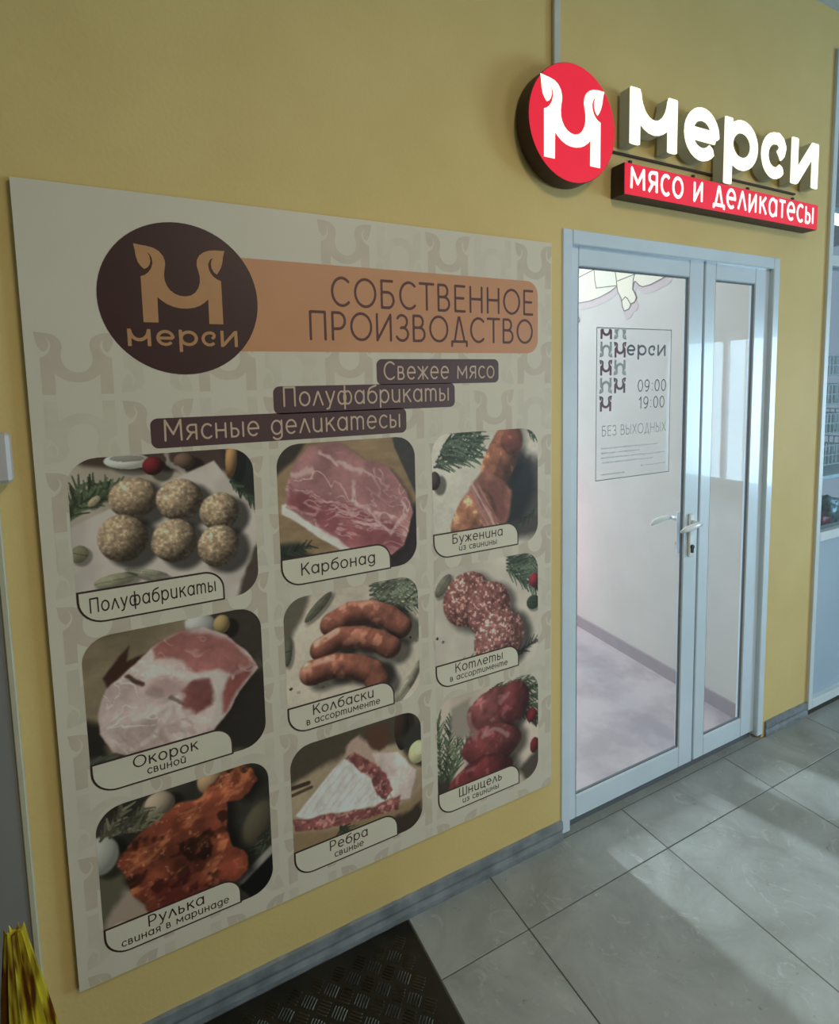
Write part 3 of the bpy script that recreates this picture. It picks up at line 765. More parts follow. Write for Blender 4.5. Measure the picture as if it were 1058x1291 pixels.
# ---------------------------------------------------------------- painted photographs (print only)
def h2(ix, iy, seed):
    n = (ix*374761393+iy*668265263+seed*1442695041) & 0xffffffff
    n = ((n ^ (n >> 13))*1274126177) & 0xffffffff
    return ((n ^ (n >> 16)) & 0xffff)/65535.0
def vn(x, y, seed=0):
    xi = np.floor(x).astype(np.int64); yi = np.floor(y).astype(np.int64); fx = x-xi; fy = y-yi
    fx = fx*fx*(3-2*fx); fy = fy*fy*(3-2*fy)
    a = h2(xi, yi, seed); b = h2(xi+1, yi, seed); c = h2(xi, yi+1, seed); d = h2(xi+1, yi+1, seed)
    return (a*(1-fx)+b*fx)*(1-fy)+(c*(1-fx)+d*fx)*fy
def fbm(x, y, sc, o=4, seed=0):
    s = 0; a = .5; t = 0
    for k in range(o):
        s = s+a*vn(x*sc*2**k, y*sc*2**k, seed+k*17); t += a; a *= .55
    return s/t
def sm(x, a, b):
    t = np.clip((x-a)/(b-a), 0, 1); return t*t*(3-2*t)
class Pic:
    def fat(s, pts, w=.012, col=(190, 168, 156), op=.55, wob=.07, sc=7, seed=3):
        u = s.u+(fbm(s.u, s.v, sc, 4, seed)-.5)*wob; v = s.v+(fbm(s.u, s.v, sc, 4, seed+9)-.5)*wob
        best = np.full(u.shape, 9.)
        for (ax, ay), (bx, by) in zip(pts, pts[1:]):
            ay, by = ay*.938, by*.938; dx, dy = bx-ax, by-ay
            t = np.clip(((u-ax)*dx+(v-ay)*dy)/(dx*dx+dy*dy+1e-9), 0, 1); best = np.minimum(best, np.hypot(u-ax-dx*t, v-ay-dy*t))
        wv = w*(.35+1.3*fbm(s.u, s.v, 11, 2, seed+4))
        s.over((1-sm(best, wv*.3, wv*1.5))*op, col)
    def __init__(s, u, v, bg):
        s.u, s.v = u, v*.938       # v in the same unit as u
        s.c = np.zeros(u.shape+(3,))+np.array(bg, float)
    def over(s, m, col):
        col = np.asarray(col, float); m = np.clip(m, 0, 1)[..., None]; s.c = s.c*(1-m)+col*m
    def mul(s, m, k):  s.c = s.c*(1-np.clip(m, 0, 1)[..., None]*(1-k))
    def ell(s, cx, cy, rx, ry, ang=0, wob=0, ws=6, seed=0):
        a = math.radians(ang); cy *= .938
        X = s.u-cx; Y = s.v-cy; x = (X*math.cos(a)+Y*math.sin(a))/rx; y = (-X*math.sin(a)+Y*math.cos(a))/ry
        d = np.hypot(x, y)
        if wob: d = d+(fbm(s.u, s.v, ws, 3, seed)-.5)*wob
        return d, x, y
    def blob(s, cx, cy, rx, ry, ang, col, wob=.1, ws=8, seed=0, edge=.04, shade=.45, tex=None, dome=True, shadow=.5, sh=(.05, .04)):
        if shadow:
            d, _, _ = s.ell(cx+sh[0], cy+sh[1], rx*1.03, ry*1.03, ang, wob, ws, seed); s.mul(sm(-d, -1.22, -.85), 1-shadow)
        d, x, y = s.ell(cx, cy, rx, ry, ang, wob, ws, seed)
        col = np.zeros(s.c.shape)+np.array(col, float)
        if tex is not None: col = tex(s, x, y, d, col)
        if dome:
            a = math.radians(ang); X = x*math.cos(a)-y*math.sin(a); Y = x*math.sin(a)+y*math.cos(a)
            z = np.sqrt(np.clip(1-np.minimum(d, 1)**2, 0, 1))
            l = (-.50*X-.55*Y+.67*z); col = col*(1-shade+shade*1.35*np.clip(l, 0, 1.2))[..., None]
        s.over(sm(-d, -1-edge, -1+edge), col)
    def seg(s, x0, y0, x1, y1, w, col, soft=.006, w2=None):
        y0 *= .938; y1 *= .938; dx, dy = x1-x0, y1-y0; L2_ = dx*dx+dy*dy+1e-9
        t = np.clip(((s.u-x0)*dx+(s.v-y0)*dy)/L2_, 0, 1)
        d = np.hypot(s.u-x0-dx*t, s.v-y0-dy*t); ww = w if w2 is None else w+(w2-w)*t
        s.over(sm(-d, -ww-soft, -ww+soft*.3), col)
    def poly(s, pts, col, soft=.008, wob=0, seed=0, tex=None, op=1.0):
        P = [(x, y*.938) for x, y in pts]; n = len(P)
        u = s.u; v = s.v
        if wob: u = u+(fbm(s.u, s.v, 9, 3, seed)-.5)*wob; v = v+(fbm(s.u, s.v, 9, 3, seed+5)-.5)*wob
        dmin = np.full(u.shape, 9.); ins = np.zeros(u.shape, bool)
        for i in range(n):
            ax, ay = P[i]; bx, by = P[(i+1) % n]; dx, dy = bx-ax, by-ay
            t = np.clip(((u-ax)*dx+(v-ay)*dy)/(dx*dx+dy*dy+1e-12), 0, 1)
            dmin = np.minimum(dmin, np.hypot(u-ax-dx*t, v-ay-dy*t))
            c = ((ay > v) != (by > v)) & (u < (bx-ax)*(v-ay)/(by-ay+1e-12)+ax); ins ^= c
        sd = np.where(ins, -dmin, dmin)
        if tex is not None: col = tex(s, sd)
        s.over(sm(-sd, -soft, soft)*op, col); return sd
    def herb(s, x, y, L, ang, n, col, seed=0, nl=.09, w=.006):
        r = random.Random(seed); a = math.radians(ang); dx, dy = math.cos(a), math.sin(a)
        s.seg(x, y, x+dx*L, y+dy*L, .006, [c*.7 for c in col])
        for i in range(n):
            t = (i+r.random())/n; px, py = x+dx*L*t, y+dy*L*t; sd = 1 if i % 2 else -1
            b = a+sd*math.radians(r.uniform(18, 48)); l = nl*r.uniform(.7, 1.15); k = r.uniform(.6, 1.35)
            s.seg(px, py, px+math.cos(b)*l, py+math.sin(b)*l, w, [c*k for c in col], .004, w*.4)
    def leaf(s, x, y, L, W_, ang, col):
        def tx(q, X, Y, d, c):
            return c*(.85+.3*(np.abs(Y) > .06))[..., None]*(.9+.25*fbm(q.u, q.v, 30, 2, 3))[..., None]
        s.blob(x, y, L, W_, ang, col, .06, 9, 2, .06, .25, tx, True, .35, (.015, .02))
    def grain(s, k=.06, sc=40, seed=9):
        s.c = s.c*(1+(fbm(s.u, s.v, sc, 3, seed)-.5)[..., None]*k*2)
arr = np.array
def paper(p, col=(168, 154, 138), seed=1):
    p.c[:] = arr(col); n = fbm(p.u, p.v, 3.2, 4, seed); p.c *= (.86+.30*n)[..., None]
def ph1(p):
    p.c[:] = arr((142, 126, 108)); p.c *= (.8+.4*fbm(p.u, p.v, 3, 3, 4))[..., None]
    p.poly([(.0, -.1), (1.1, -.1), (1.1, .17), (.30, .10), (.0, .02)], (62, 46, 36), .02, .03)
    p.poly([(.80, -.1), (1.1, -.1), (1.1, .55), (.98, .36), (.84, .18)], (34, 34, 32), .02, .03, 3)
    p.blob(.30, .035, .12, .045, 4, (178, 172, 158), .02, shade=.3, shadow=.3)
    p.blob(.30, .018, .09, .020, 4, (120, 112, 100), .02, shade=.1, shadow=0)
    p.blob(.43, .075, .055, .055, 0, (104, 22, 26), .03, shade=.6)
    p.blob(.60, .06, .06, .05, 0, (92, 66, 50), .1, shade=.5); p.blob(.87, .07, .035, .12, 6, (150, 104, 56), .02, shade=.5, shadow=.3)
    p.fat([(.49, .0), (.53, .08), (.60, .14)], .012, (160, 150, 140), .6, .06, 14)
    p.poly([(-.1, .45), (.45, .20), (.77, .075), (1.1, .62), (.92, 1.1), (-.1, 1.1)], (160, 146, 134), .008, .012, 5)
    p.mul(sm(fbm(p.u, p.v, 4.5, 3, 8), .5, .75)*.5, .85)
    p.poly([(.92, .83), (1.1, .50), (1.1, 1.1), (.86, 1.1)], (62, 50, 40), .02, .04, 7)
    for k in range(5): p.herb(-.04+.02*k, .40-.03*k, .26, -68+13*k, 26, (58, 68, 44), k, .08, .006)
    p.herb(.86, .22, .24, 50, 20, (48, 58, 42), 12, .06); p.leaf(.03, .57, .045, .05, 20, (92, 84, 62))
    p.leaf(.20, .76, .11, .038, -4, (104, 98, 74)); p.leaf(.36, .74, .12, .018, 18, (110, 106, 88)); p.leaf(.42, .80, .12, .014, 24, (88, 84, 66))
    p.leaf(.12, .26, .04, .02, -40, (120, 104, 76))
    def crumb(q, x, y, d, c):
        n = fbm(q.u, q.v, 62, 3, 21); k = fbm(q.u, q.v, 14, 3, 4)
        c = c*(.62+.72*n)[..., None]*(.86+.28*k)[..., None]
        return c+sm(n, .62, .78)[..., None]*arr((18, 16, 12))
    for i, (x, y, rx, ry) in enumerate(((.32, .265, .130, .118), (.565, .305, .128, .126), (.785, .41, .116, .120), (.25, .505, .132, .138), (.52, .565, .128, .132), (.77, .635, .124, .130))):
        p.blob(x, y, rx, ry, 0, (146, 118, 88), .13, 9, i*7, .05, .62, crumb, True, .62, (.055, .045))
def marble(seed, base, fat, sx=9, sy=9, thr=.5, w=.06, ang=0):
    a = math.radians(ang)
    def f(q, *r):
        U = q.u*math.cos(a)+q.v*math.sin(a); V = -q.u*math.sin(a)+q.v*math.cos(a)
        wv = fbm(q.u, q.v, 5, 3, seed+3)*.35
        n = np.abs(fbm(U*sx/8+wv, V*sy/8+wv, 8, 3, seed)-thr); m = 1-sm(n, 0, w)
        k = fbm(q.u, q.v, 6, 4, seed+9)
        c = np.zeros(q.c.shape)+arr(base, float); c = c*(.74+.52*k)[..., None]
        m = m*sm(fbm(q.u, q.v, 7, 2, seed+31), .30, .55)
        return c*(1-m[..., None]*.75)+arr(fat, float)*m[..., None]*.75
    return f
def ph2(p):
    p.c[:] = arr((126, 98, 66)); p.c *= (.85+.3*fbm(p.u*.4, p.v*2, 8, 3, 4))[..., None]
    p.poly([(.80, -.1), (1.1, -.1), (1.1, 1.1), (1.02, .5), (.84, .08)], (56, 52, 46), .01)
    p.poly([(-.1, -.1), (.30, -.1), (.10, .12), (-.1, .30)], (52, 42, 34), .02, .03)
    p.poly([(.55, .9), (1.1, .45), (1.1, 1.1), (.5, 1.1)], (44, 36, 36), .04, .05)
    p.poly([(-.1, .68), (.14, .70), (.22, .85), (.1, 1.0), (-.1, 1.0)], (42, 42, 36), .03, .05)
    for k in range(3): p.herb(-.02, .78+.05*k, .22, -12+20*k, 16, (40, 46, 34), k, .06)
    M_ = [(.10, .16), (.22, .02), (.42, .00), (.60, .14), (.78, .20), (.92, .42), (.98, .60), (.90, .84), (.80, .90), (.62, .86), (.48, .80), (.28, .62), (.05, .44), (.05, .34)]
    p.poly([(x+.04, y+.05) for x, y in M_], (40, 30, 26), .035, .02, op=.7)
    p.poly([(.02, .42), (.10, .40), (.30, .58), (.52, .80), (.60, .90), (.54, .90), (.26, .68), (.10, .54), (.02, .48)], (190, 172, 162), .008, .015, 3)
    p.poly(M_, None, .008, .03, 4, marble(40, (146, 92, 90), (192, 158, 150), 5, 9, .5, .05, 30))
    lower = [(.08, .30), (.30, .40), (.52, .50), (.72, .62), (.90, .70), (.86, .86), (.62, .84), (.44, .76), (.26, .60), (.07, .42)]
    p.poly(lower, None, .03, .05, 6, marble(11, (128, 60, 64), (184, 136, 130), 5, 22, .5, .10, 12), .9)
    p.poly([(.40, .16), (.60, .22), (.62, .36), (.46, .38)], (150, 96, 92), .03, .06, 8, None, .6)
    for a in (((.30, .06), (.42, .18)), ((.42, .18), (.60, .24)), ((.60, .24), (.70, .30)), ((.52, .30), (.50, .44)), ((.50, .44), (.62, .52)), ((.66, .30), (.72, .44)), ((.80, .74), (.92, .62)), ((.62, .52), (.80, .74)), ((.24, .20), (.10, .22))):
        p.fat(a, .013, (188, 158, 150), .6, .09, 7, int(a[0][0]*50))
    for k in range(14): p.fat([(.12+.04*k, .33+.025*k), (.24+.045*k, .36+.028*k)], .007, (186, 146, 140), .55, .10, 9, k)
    p.poly([(.52, .30), (.80, .30), (.86, .52), (.62, .50)], (132, 80, 80), .06, .10, 3, None, .5)
    p.poly([(.60, .70), (.84, .72), (.80, .88), (.64, .86)], (118, 58, 60), .05, .08, 3, None, .4); p.grain(.06)
def ph3(p):
    paper(p, (184, 172, 154), 6)
    p.poly([(.55, .35), (.80, .15), (1.05, .30), (1.05, .95), (.80, .95), (.62, .86)], (70, 62, 56), .06, .06)
    p.poly([(.74, .30), (.92, .26), (.98, .55), (.84, .80), (.66, .80)], (36, 34, 34), .06, .05)
    for k in range(5): p.herb(.02+.02*k, .26-.04*k, .40, -8-6*k, 30, (66, 80, 60), k, .11, .007)
    p.herb(.9, .02, .15, 40, 12, (60, 74, 50), 9, .07); p.herb(1.0, .70, .28, 145, 22, (58, 68, 48), 14, .07)
    p.blob(.02, .37, .05, .07, 0, (70, 56, 50), .05)
    def roast(q, x, y, d, c):
        n = fbm(q.u, q.v, 16, 4, 5); return c*(.6+.8*n)[..., None]+sm(n, .60, .75)[..., None]*arr((56, 44, 26))
    roast_t = lambda s, sd: arr((132, 76, 60))*(.7+.6*fbm(s.u, s.v, 14, 4, 5))[..., None]
    p.blob(.63, .24, .30, .155, -62, (150, 84, 54), .16, 7, 3, .03, .5, roast, True, .3)
    p.blob(.74, .10, .11, .12, 20, (124, 60, 42), .3, 9, 6, .12, .3, roast, True, 0)
    p.poly([(.24, .60), (.36, .42), (.48, .30), (.74, .52), (.70, .74), (.60, .92), (.34, .92)], (140, 84, 66), .02, .04, 5, roast_t)
    p.blob(.35, .72, .24, .17, -62, (160, 96, 66), .10, 7, 9, .03, .3, roast, True, .3)
    p.poly([(.33, .46), (.40, .40), (.60, .78), (.62, .90), (.50, .92)], None, .01, .01, 7, lambda s, sd: (arr((156, 98, 86))*(.75+.5*fbm(s.u*6-s.v*3, s.v+s.u*.5, 9, 3, 2))[..., None]))
    p.fat([(.35, .42), (.60, .86)], .010, (190, 148, 132), .7, .03); p.fat([(.42, .50), (.60, .78)], .008, (120, 66, 58), .6, .03); p.poly([(.50, .44), (.60, .42), (.68, .72), (.62, .78)], (118, 64, 54), .02, .03, 2); p.grain()
def ph4(p):
    p.c[:] = arr((104, 88, 62)); p.c *= (.8+.4*fbm(p.u*.6, p.v*2, 6, 3, 4))[..., None]
    p.poly([(.65, -.1), (1.1, -.1), (1.1, .45), (.80, .30)], (52, 44, 36), .03, .05)
    p.poly([(.72, .55), (1.1, .40), (1.1, 1.1), (.68, .95)], (40, 34, 28), .05, .05)
    p.poly([(-.1, .50), (.10, .55), (.10, .78), (-.1, .75)], (34, 30, 24), .03, .05)
    p.blob(.64, .06, .10, .07, 20, (150, 146, 140), .3, 12, 3, .1, .4); p.blob(.76, .08, .05, .06, 0, (150, 120, 66), .1)
    p.poly([(.10, .27), (.18, .16), (.24, .10), (.22, .20), (.32, .17), (.20, .30), (.12, .36)], (54, 30, 20), .01, .02)
    for k in range(4): p.herb(-.02, .80+.02*k, .26, 6+22*k, 12, (58, 66, 56), k+3, .09, .011)
    H = [(.06, .48), (.10, .34), (.24, .24), (.36, .14), (.50, .08), (.64, .07), (.78, .16), (.90, .30), (.97, .44), (.86, .56), (.78, .68), (.68, .80), (.58, .84), (.40, .88), (.24, .84), (.12, .76), (.06, .62)]
    p.poly([(x+.03, y+.04) for x, y in H], (36, 28, 22), .04, .02, op=.8)
    p.poly(H, None, .008, .025, 3, marble(52, (158, 132, 124), (182, 164, 154), 4, 6, .5, .05))
    p.poly([(.36, .14), (.52, .07), (.68, .10), (.82, .22), (.95, .42), (.80, .44), (.62, .38), (.50, .26), (.38, .22)], None, .02, .05, 8, marble(61, (136, 76, 70), (160, 108, 100), 4, 5, .5, .04))
    p.poly([(.78, .46), (.95, .42), (.84, .56), (.76, .70), (.70, .74), (.74, .58)], None, .02, .04, 9, marble(65, (128, 62, 56), (180, 150, 140)))
    p.poly([(.52, .44), (.58, .38), (.72, .38), (.80, .44), (.74, .56), (.74, .74), (.66, .78), (.70, .60), (.66, .44), (.58, .46)], (164, 148, 138), .02, .04, 4)
    p.poly([(.50, .48), (.56, .42), (.66, .43), (.69, .52), (.68, .62), (.58, .66), (.51, .60)], None, .018, .05, 5, marble(82, (116, 60, 54), (140, 84, 76)))
    p.fat([(.23, .29), (.26, .33), (.30, .36)], .013, (60, 36, 28), .9, .03)
    p.blob(.42, .42, .10, .06, 20, (150, 116, 108), .3, 8, 3, .5, .3, None, False, 0)
    p.fat([(.33, .42), (.40, .46)], .02, (120, 92, 84), .5)
    for a in (((.50, .50), (.36, .56)), ((.36, .56), (.24, .58)), ((.46, .52), (.50, .68)), ((.50, .68), (.52, .80)), ((.42, .60), (.32, .72)), ((.32, .72), (.22, .78)), ((.58, .40), (.44, .30)), ((.20, .86), (.44, .84)), ((.62, .74), (.56, .82))):
        p.fat(a, .020, (178, 160, 148), .55, .06, 6, int(a[0][0]*60))
    for k in range(8): p.fat([(.16+.05*k, .66+.02*(k % 3)), (.24+.05*k, .78+.02*(k % 2))], .014, (134, 104, 94), .35, .12, 7, k+40)
    p.mul((1-sm(p.ell(.22, .62, .22, .26, 20)[0], .75, 1.25))*0+sm(p.ell(.34, .44, .36, .36, 0)[0], .8, 1.5)*.35, .75)
    p.fat([(.45, .50), (.52, .57)], .012, (84, 60, 52), .7, .03); p.mul(sm(p.v, .70, .86)*sm(-p.u, -.35, -.05), .72); p.grain(.05)
def ph5(p):
    paper(p, (164, 148, 128), 9)
    p.poly([(-.1, .02), (.22, -.05), (.05, .30), (.0, .5), (-.1, .5)], (84, 76, 60), .03, .04)
    p.leaf(.24, .10, .13, .035, -42, (74, 70, 54)); p.leaf(.02, .38, .03, .10, 5, (70, 66, 50))
    for k in range(5): p.herb(.62, .02+.035*k, .42, 2+3*k, 26, (82, 88, 68), k, .10, .007)
    p.leaf(.88, .88, .15, .03, -48, (120, 112, 92)); p.leaf(.95, .80, .10, .02, -60, (110, 100, 80))
    for x, y in ((.03, .66), (.20, .67), (.93, .50), (.60, .98)): p.blob(x, y, .012, .010, 0, (50, 38, 32), .1, shadow=.2)
    def cas(q, x, y, d, c):
        n = fbm(q.u, q.v, 18, 4, 5); c = c*(.72+.56*n)[..., None]
        return c+sm(fbm(q.u, q.v, 9, 3, 8), .60, .74)[..., None]*arr((52, 36, 28))
    def saus(pts, r):
        p.c0 = None
        for off, k in ((.075, 1),):
            for a, b in zip(pts, pts[1:]): p.mul(1-sm(p_dist(p, (a[0]+off, a[1]+.05), (b[0]+off, b[1]+.05)), r*.8, r*1.5), .48)
        best = np.full(p.u.shape, 9.); nx = np.zeros(p.u.shape); ny = np.zeros(p.u.shape)
        for a, b in zip(pts, pts[1:]):
            d, ex, ey = p_dist(p, a, b, True); m = d < best; best = np.where(m, d, best); nx = np.where(m, ex, nx); ny = np.where(m, ey, ny)
        z = np.sqrt(np.clip(1-(best/r)**2, 0, 1)); l = np.clip((-.35*nx-.65*ny)/r+.62*z, 0, 1.2)
        col = cas(p, 0, 0, 0, np.zeros(p.c.shape)+arr((132, 70, 52)))*(.40+.80*l)[..., None]
        sp = sm(l, .80, .93)*sm(fbm(p.u, p.v, 14, 2, 3), .45, .65); col = col+sp[..., None]*arr((60, 56, 50))
        p.over(sm(-best, -r-.006, -r+.006), col)
    saus([(.33, .25), (.46, .20), (.62, .22), (.76, .29), (.86, .40)], .085)
    saus([(.25, .42), (.38, .37), (.54, .40), (.68, .47), (.77, .54)], .082)
    saus([(.18, .58), (.34, .57), (.50, .62), (.62, .70), (.66, .79)], .090)
    p.grain(.05)
def p_dist(p, a, b, vec=False):
    ax, ay, bx, by = a[0], a[1]*.938, b[0], b[1]*.938; dx, dy = bx-ax, by-ay
    t = np.clip(((p.u-ax)*dx+(p.v-ay)*dy)/(dx*dx+dy*dy), 0, 1); ex = p.u-ax-dx*t; ey = p.v-ay-dy*t; d = np.hypot(ex, ey)
    return (d, ex, ey) if vec else d
def ph6(p):
    paper(p, (174, 160, 142), 12)
    p.leaf(.08, .14, .10, .05, -50, (92, 88, 70))
    for k in range(5): p.herb(.68, .0+.03*k, .40, 12+6*k, 26, (70, 82, 62), k, .11, .008)
    p.blob(.96, .26, .05, .06, 0, (150, 30, 38), .03, shade=.5); p.leaf(.95, .46, .07, .06, 10, (44, 52, 36))
    p.poly([(-.1, .84), (.12, .86), (.22, .95), (.1, 1.1), (-.1, 1.1)], (64, 40, 34), .04, .05)
    for k in range(2): p.herb(.05, .92-.02*k, .34, -16+14*k, 16, (92, 90, 74), 5+k, .10)
    p.herb(.70, .92, .30, -20, 16, (80, 82, 64), 15, .09); p.blob(.02, .57, .012, .01, 0, (40, 30, 28))
    def mince(q, x, y, d, c):
        n = fbm(q.u, q.v, 30, 3, 5); m = fbm(q.u, q.v, 55, 2, 8)
        return c*(.62+.62*n)[..., None]*(.8+.4*m)[..., None]+sm(m, .60, .72)[..., None]*arr((70, 62, 56))
    p.blob(.30, .30, .22, .22, 0, (142, 80, 72), .10, 12, 1, .03, .35, mince, True, .5)
    p.blob(.50, .42, .21, .22, 0, (146, 82, 76), .10, 12, 4, .03, .35, mince, True, .5)
    p.blob(.60, .70, .25, .23, 0, (150, 88, 80), .10, 12, 7, .03, .35, mince, True, .6, (.07, .04))
def ph7(p):
    p.c[:] = arr((36, 33, 27)); p.c *= (.7+.6*fbm(p.u, p.v, 5, 3, 4))[..., None]
    p.poly([(-.1, .35), (.16, .60), (.30, .75), (.60, .86), (.80, .80), (.70, 1.1), (-.1, 1.1)], (108, 92, 78), .03, .04)
    p.poly([(-.1, .25), (.14, .35), (.10, .62), (.0, .78), (-.1, .8)], (62, 58, 42), .03, .05)
    p.blob(.02, .30, .09, .12, 0, (118, 116, 104), .05, 8, 2, .1, .3); p.blob(.34, .09, .09, .09, 0, (120, 102, 82), .1, 8, 2, .1, .5)
    p.blob(.64, .03, .08, .10, 0, (128, 96, 66), .05, 8, 2, .1, .5)
    for k in range(4): p.herb(.02+.05*k, .20, .22, -50+18*k, 14, (66, 62, 46), k, .07, .008)
    p.blob(.92, .47, .10, .16, 20, (62, 54, 38), .1, 5, 2, .2, .3, shadow=0)
    for k in range(3): p.herb(1.0, .52+.05*k, .25, 130+8*k, 12, (40, 42, 30), k+8, .07)
    p.poly([(.78, .88), (1.0, .72), (1.06, .80), (1.0, .95), (.86, 1.02)], (14, 14, 13), .01, .03); p.seg(.80, .84, 1.0, .70, .02, (100, 92, 84), .02)
    def glaze(q, *a):
        n = fbm(q.u, q.v, 7, 4, 31); m = fbm(q.u*.8+q.v*.4, q.v, 12, 4, 7)
        c = arr((92, 38, 22))*(.45+1.0*n)[..., None]; c = c+sm(m, .50, .72)[..., None]*arr((44, 30, 14))
        c = c*(1-.55*sm(fbm(q.u, q.v, 10, 3, 77), .56, .70))[..., None]
        return c+sm(fbm(q.u, q.v, 30, 3, 3), .68, .78)[..., None]*arr((34, 28, 22))
    K = [(.10, .42), (.16, .30), (.30, .20), (.44, .14), (.58, .12), (.66, .04), (.76, -.02), (.88, .02), (.92, .14), (.84, .24), (.74, .22), (.72, .36), (.76, .56), (.84, .64), (.84, .78), (.66, .88), (.42, .92), (.26, .84), (.16, .64)]
    p.poly([(x+.05, y+.03) for x, y in K], (12, 10, 9), .05, .02, op=.8)
    p.poly(K, None, .01, .05, 5, glaze)
    p.poly([(.22, .60), (.50, .60), (.62, .70), (.56, .84), (.34, .84)], arr((60, 16, 14)), .05, .08, 6, None, .6)
    p.poly([(.66, .64), (.82, .66), (.78, .80), (.62, .78)], arr((132, 50, 30)), .03, .05, 7, None, .7)
    p.poly([(.24, .88), (.44, .92), (.62, .92), (.40, .98)], arr((78, 18, 14)), .03, .04, 7)
    p.blob(.09, .88, .09, .09, 0, (118, 106, 86), .2, 10, 4, .1, .4); p.seg(.04, .90, .12, .88, .008, (150, 138, 118), .02)
def ph8(p):
    paper(p, (134, 112, 84), 5)
    p.poly([(-.1, -.1), (1.1, -.1), (1.1, .26), (.66, .22), (.36, .18), (-.1, .30)], (62, 52, 38), .03, .04)
    p.poly([(.55, .02), (.72, .04), (.76, .20), (.66, .24), (.56, .20)], (74, 44, 28), .02, .03); p.blob(.84, .12, .06, .17, 0, (48, 30, 22), .04, shade=.6)
    p.poly([(.82, .20), (1.1, .0), (1.1, .50), (.90, .42)], (44, 40, 34), .04, .04); p.blob(.97, .36, .08, .09, 0, (166, 156, 108), .03, shade=.25); p.blob(.99, .34, .055, .05, 0, (186, 172, 120), .03, shade=.1, shadow=0)
    p.poly([(-.1, .60), (.3, .74), (.9, .76), (1.1, .6), (1.1, 1.1), (-.1, 1.1)], (118, 92, 60), .03, .04)
    p.seg(-.05, .30, .12, .30, .014, (56, 40, 30)); p.seg(-.05, .36, .14, .34, .010, (70, 52, 36))
    p.poly([(.42, .12), (.50, .06), (.56, .14), (.60, .22), (.70, .34), (.62, .34), (.48, .24), (.38, .20)], (150, 118, 100), .02, .06, 3)
    p.poly([(.60, .24), (.80, .30), (.96, .52), (.90, .74), (.76, .70), (.66, .44)], None, .01, .03, 6, marble(71, (172, 148, 138), (190, 170, 160)))
    p.poly([(.02, .52), (.30, .26), (.40, .20), (.58, .36), (.66, .52), (.74, .66), (.60, .68), (.30, .62), (.10, .58)], None, .01, .015, 8,
           lambda s, sd: arr((176, 168, 160))*(.86+.22*fbm(s.u*3, s.v*1.2, 9, 3, 8))[..., None])
    for k in range(9): p.fat([(.07+.065*k, .53+.012*k), (.36+.035*k, .22+.05*k)], .009, (150, 134, 128), .40, .03, 8, k)
    red = lambda s, sd: arr((112, 56, 52))*(.6+.8*fbm(s.u, s.v, 22, 3, 4))[..., None]+sm(fbm(s.u, s.v, 36, 2, 9), .55, .75)[..., None]*arr((48, 44, 40))
    p.poly([(.38, .19), (.46, .18), (.60, .32), (.70, .44), (.76, .60), (.70, .68), (.62, .60), (.58, .44), (.48, .32)], None, .01, .05, 9, red)
    p.poly([(.0, .54), (.08, .56), (.30, .62), (.60, .69), (.82, .68), (.80, .80), (.50, .76), (.26, .72), (.02, .64)], None, .01, .04, 10, red)
    for k in range(3): p.herb(.34, .74, .20, 40+28*k, 12, (58, 62, 42), k, .07)
    p.poly([(.70, .88), (.98, .80), (1.0, 1.05), (.66, 1.05)], (40, 30, 24), .03, .05, 2, None, .9); p.grain(.05)
def ph9(p):
    paper(p, (182, 162, 142), 15)
    p.poly([(-.1, .62), (.14, .66), (.14, .85), (-.1, .85)], (60, 46, 40), .04, .05)
    for k in range(4): p.herb(.03+.03*k, .72, .56, -92+10*k, 30, (72, 84, 58), k, .10, .008)
    for k in range(5): p.herb(.50, .04+.02*k, .60, 2+8*k, 30, (62, 76, 56), k+7, .12, .008)
    p.poly([(.12, .10), (.30, .06), (.30, .40), (.14, .34)], (140, 126, 108), .03, .04)
    p.blob(.93, .40, .055, .065, 0, (148, 30, 36), .03, shade=.5); p.blob(.96, .70, .05, .07, 0, (120, 26, 32), .03, shade=.5)
    p.poly([(.80, .86), (1.0, .74), (1.05, .95), (.86, 1.0)], (74, 60, 50), .03, .05)
    def raw(q, x, y, d, c):
        n = fbm(q.u, q.v, 10, 4, 5); c = c*(.62+.74*n)[..., None]
        return c+sm(fbm(q.u, q.v, 17, 3, 44), .58, .80)[..., None]*arr((34, 30, 30))
    p.blob(.55, .26, .27, .21, 4, (128, 60, 58), .18, 6, 3, .03, .40, raw, True, .55)
    p.blob(.74, .22, .16, .19, 10, (118, 44, 46), .14, 6, 9, .06, .45, raw, True, .2)
    p.blob(.52, .54, .29, .18, 8, (128, 50, 50), .18, 6, 13, .03, .45, raw, True, .55)
    p.blob(.42, .80, .32, .16, -4, (116, 40, 40), .18, 6, 19, .03, .40, raw, True, .55)
    p.fat([(.44, .44), (.54, .40), (.68, .50)], .022, (168, 132, 126), .6, .06); p.fat([(.30, .20), (.30, .30), (.36, .40)], .03, (160, 122, 112), .6, .06); p.fat([(.62, .18), (.70, .12)], .02, (170, 130, 128), .5); p.fat([(.26, .66), (.44, .62), (.60, .66)], .02, (80, 28, 32), .7, .05)
CW_, CH_ = .388, .363
COLS = (-.124, .321, .763); ROWS = (1.455, 1.058, .655)
NRES = (196, 158, 122)
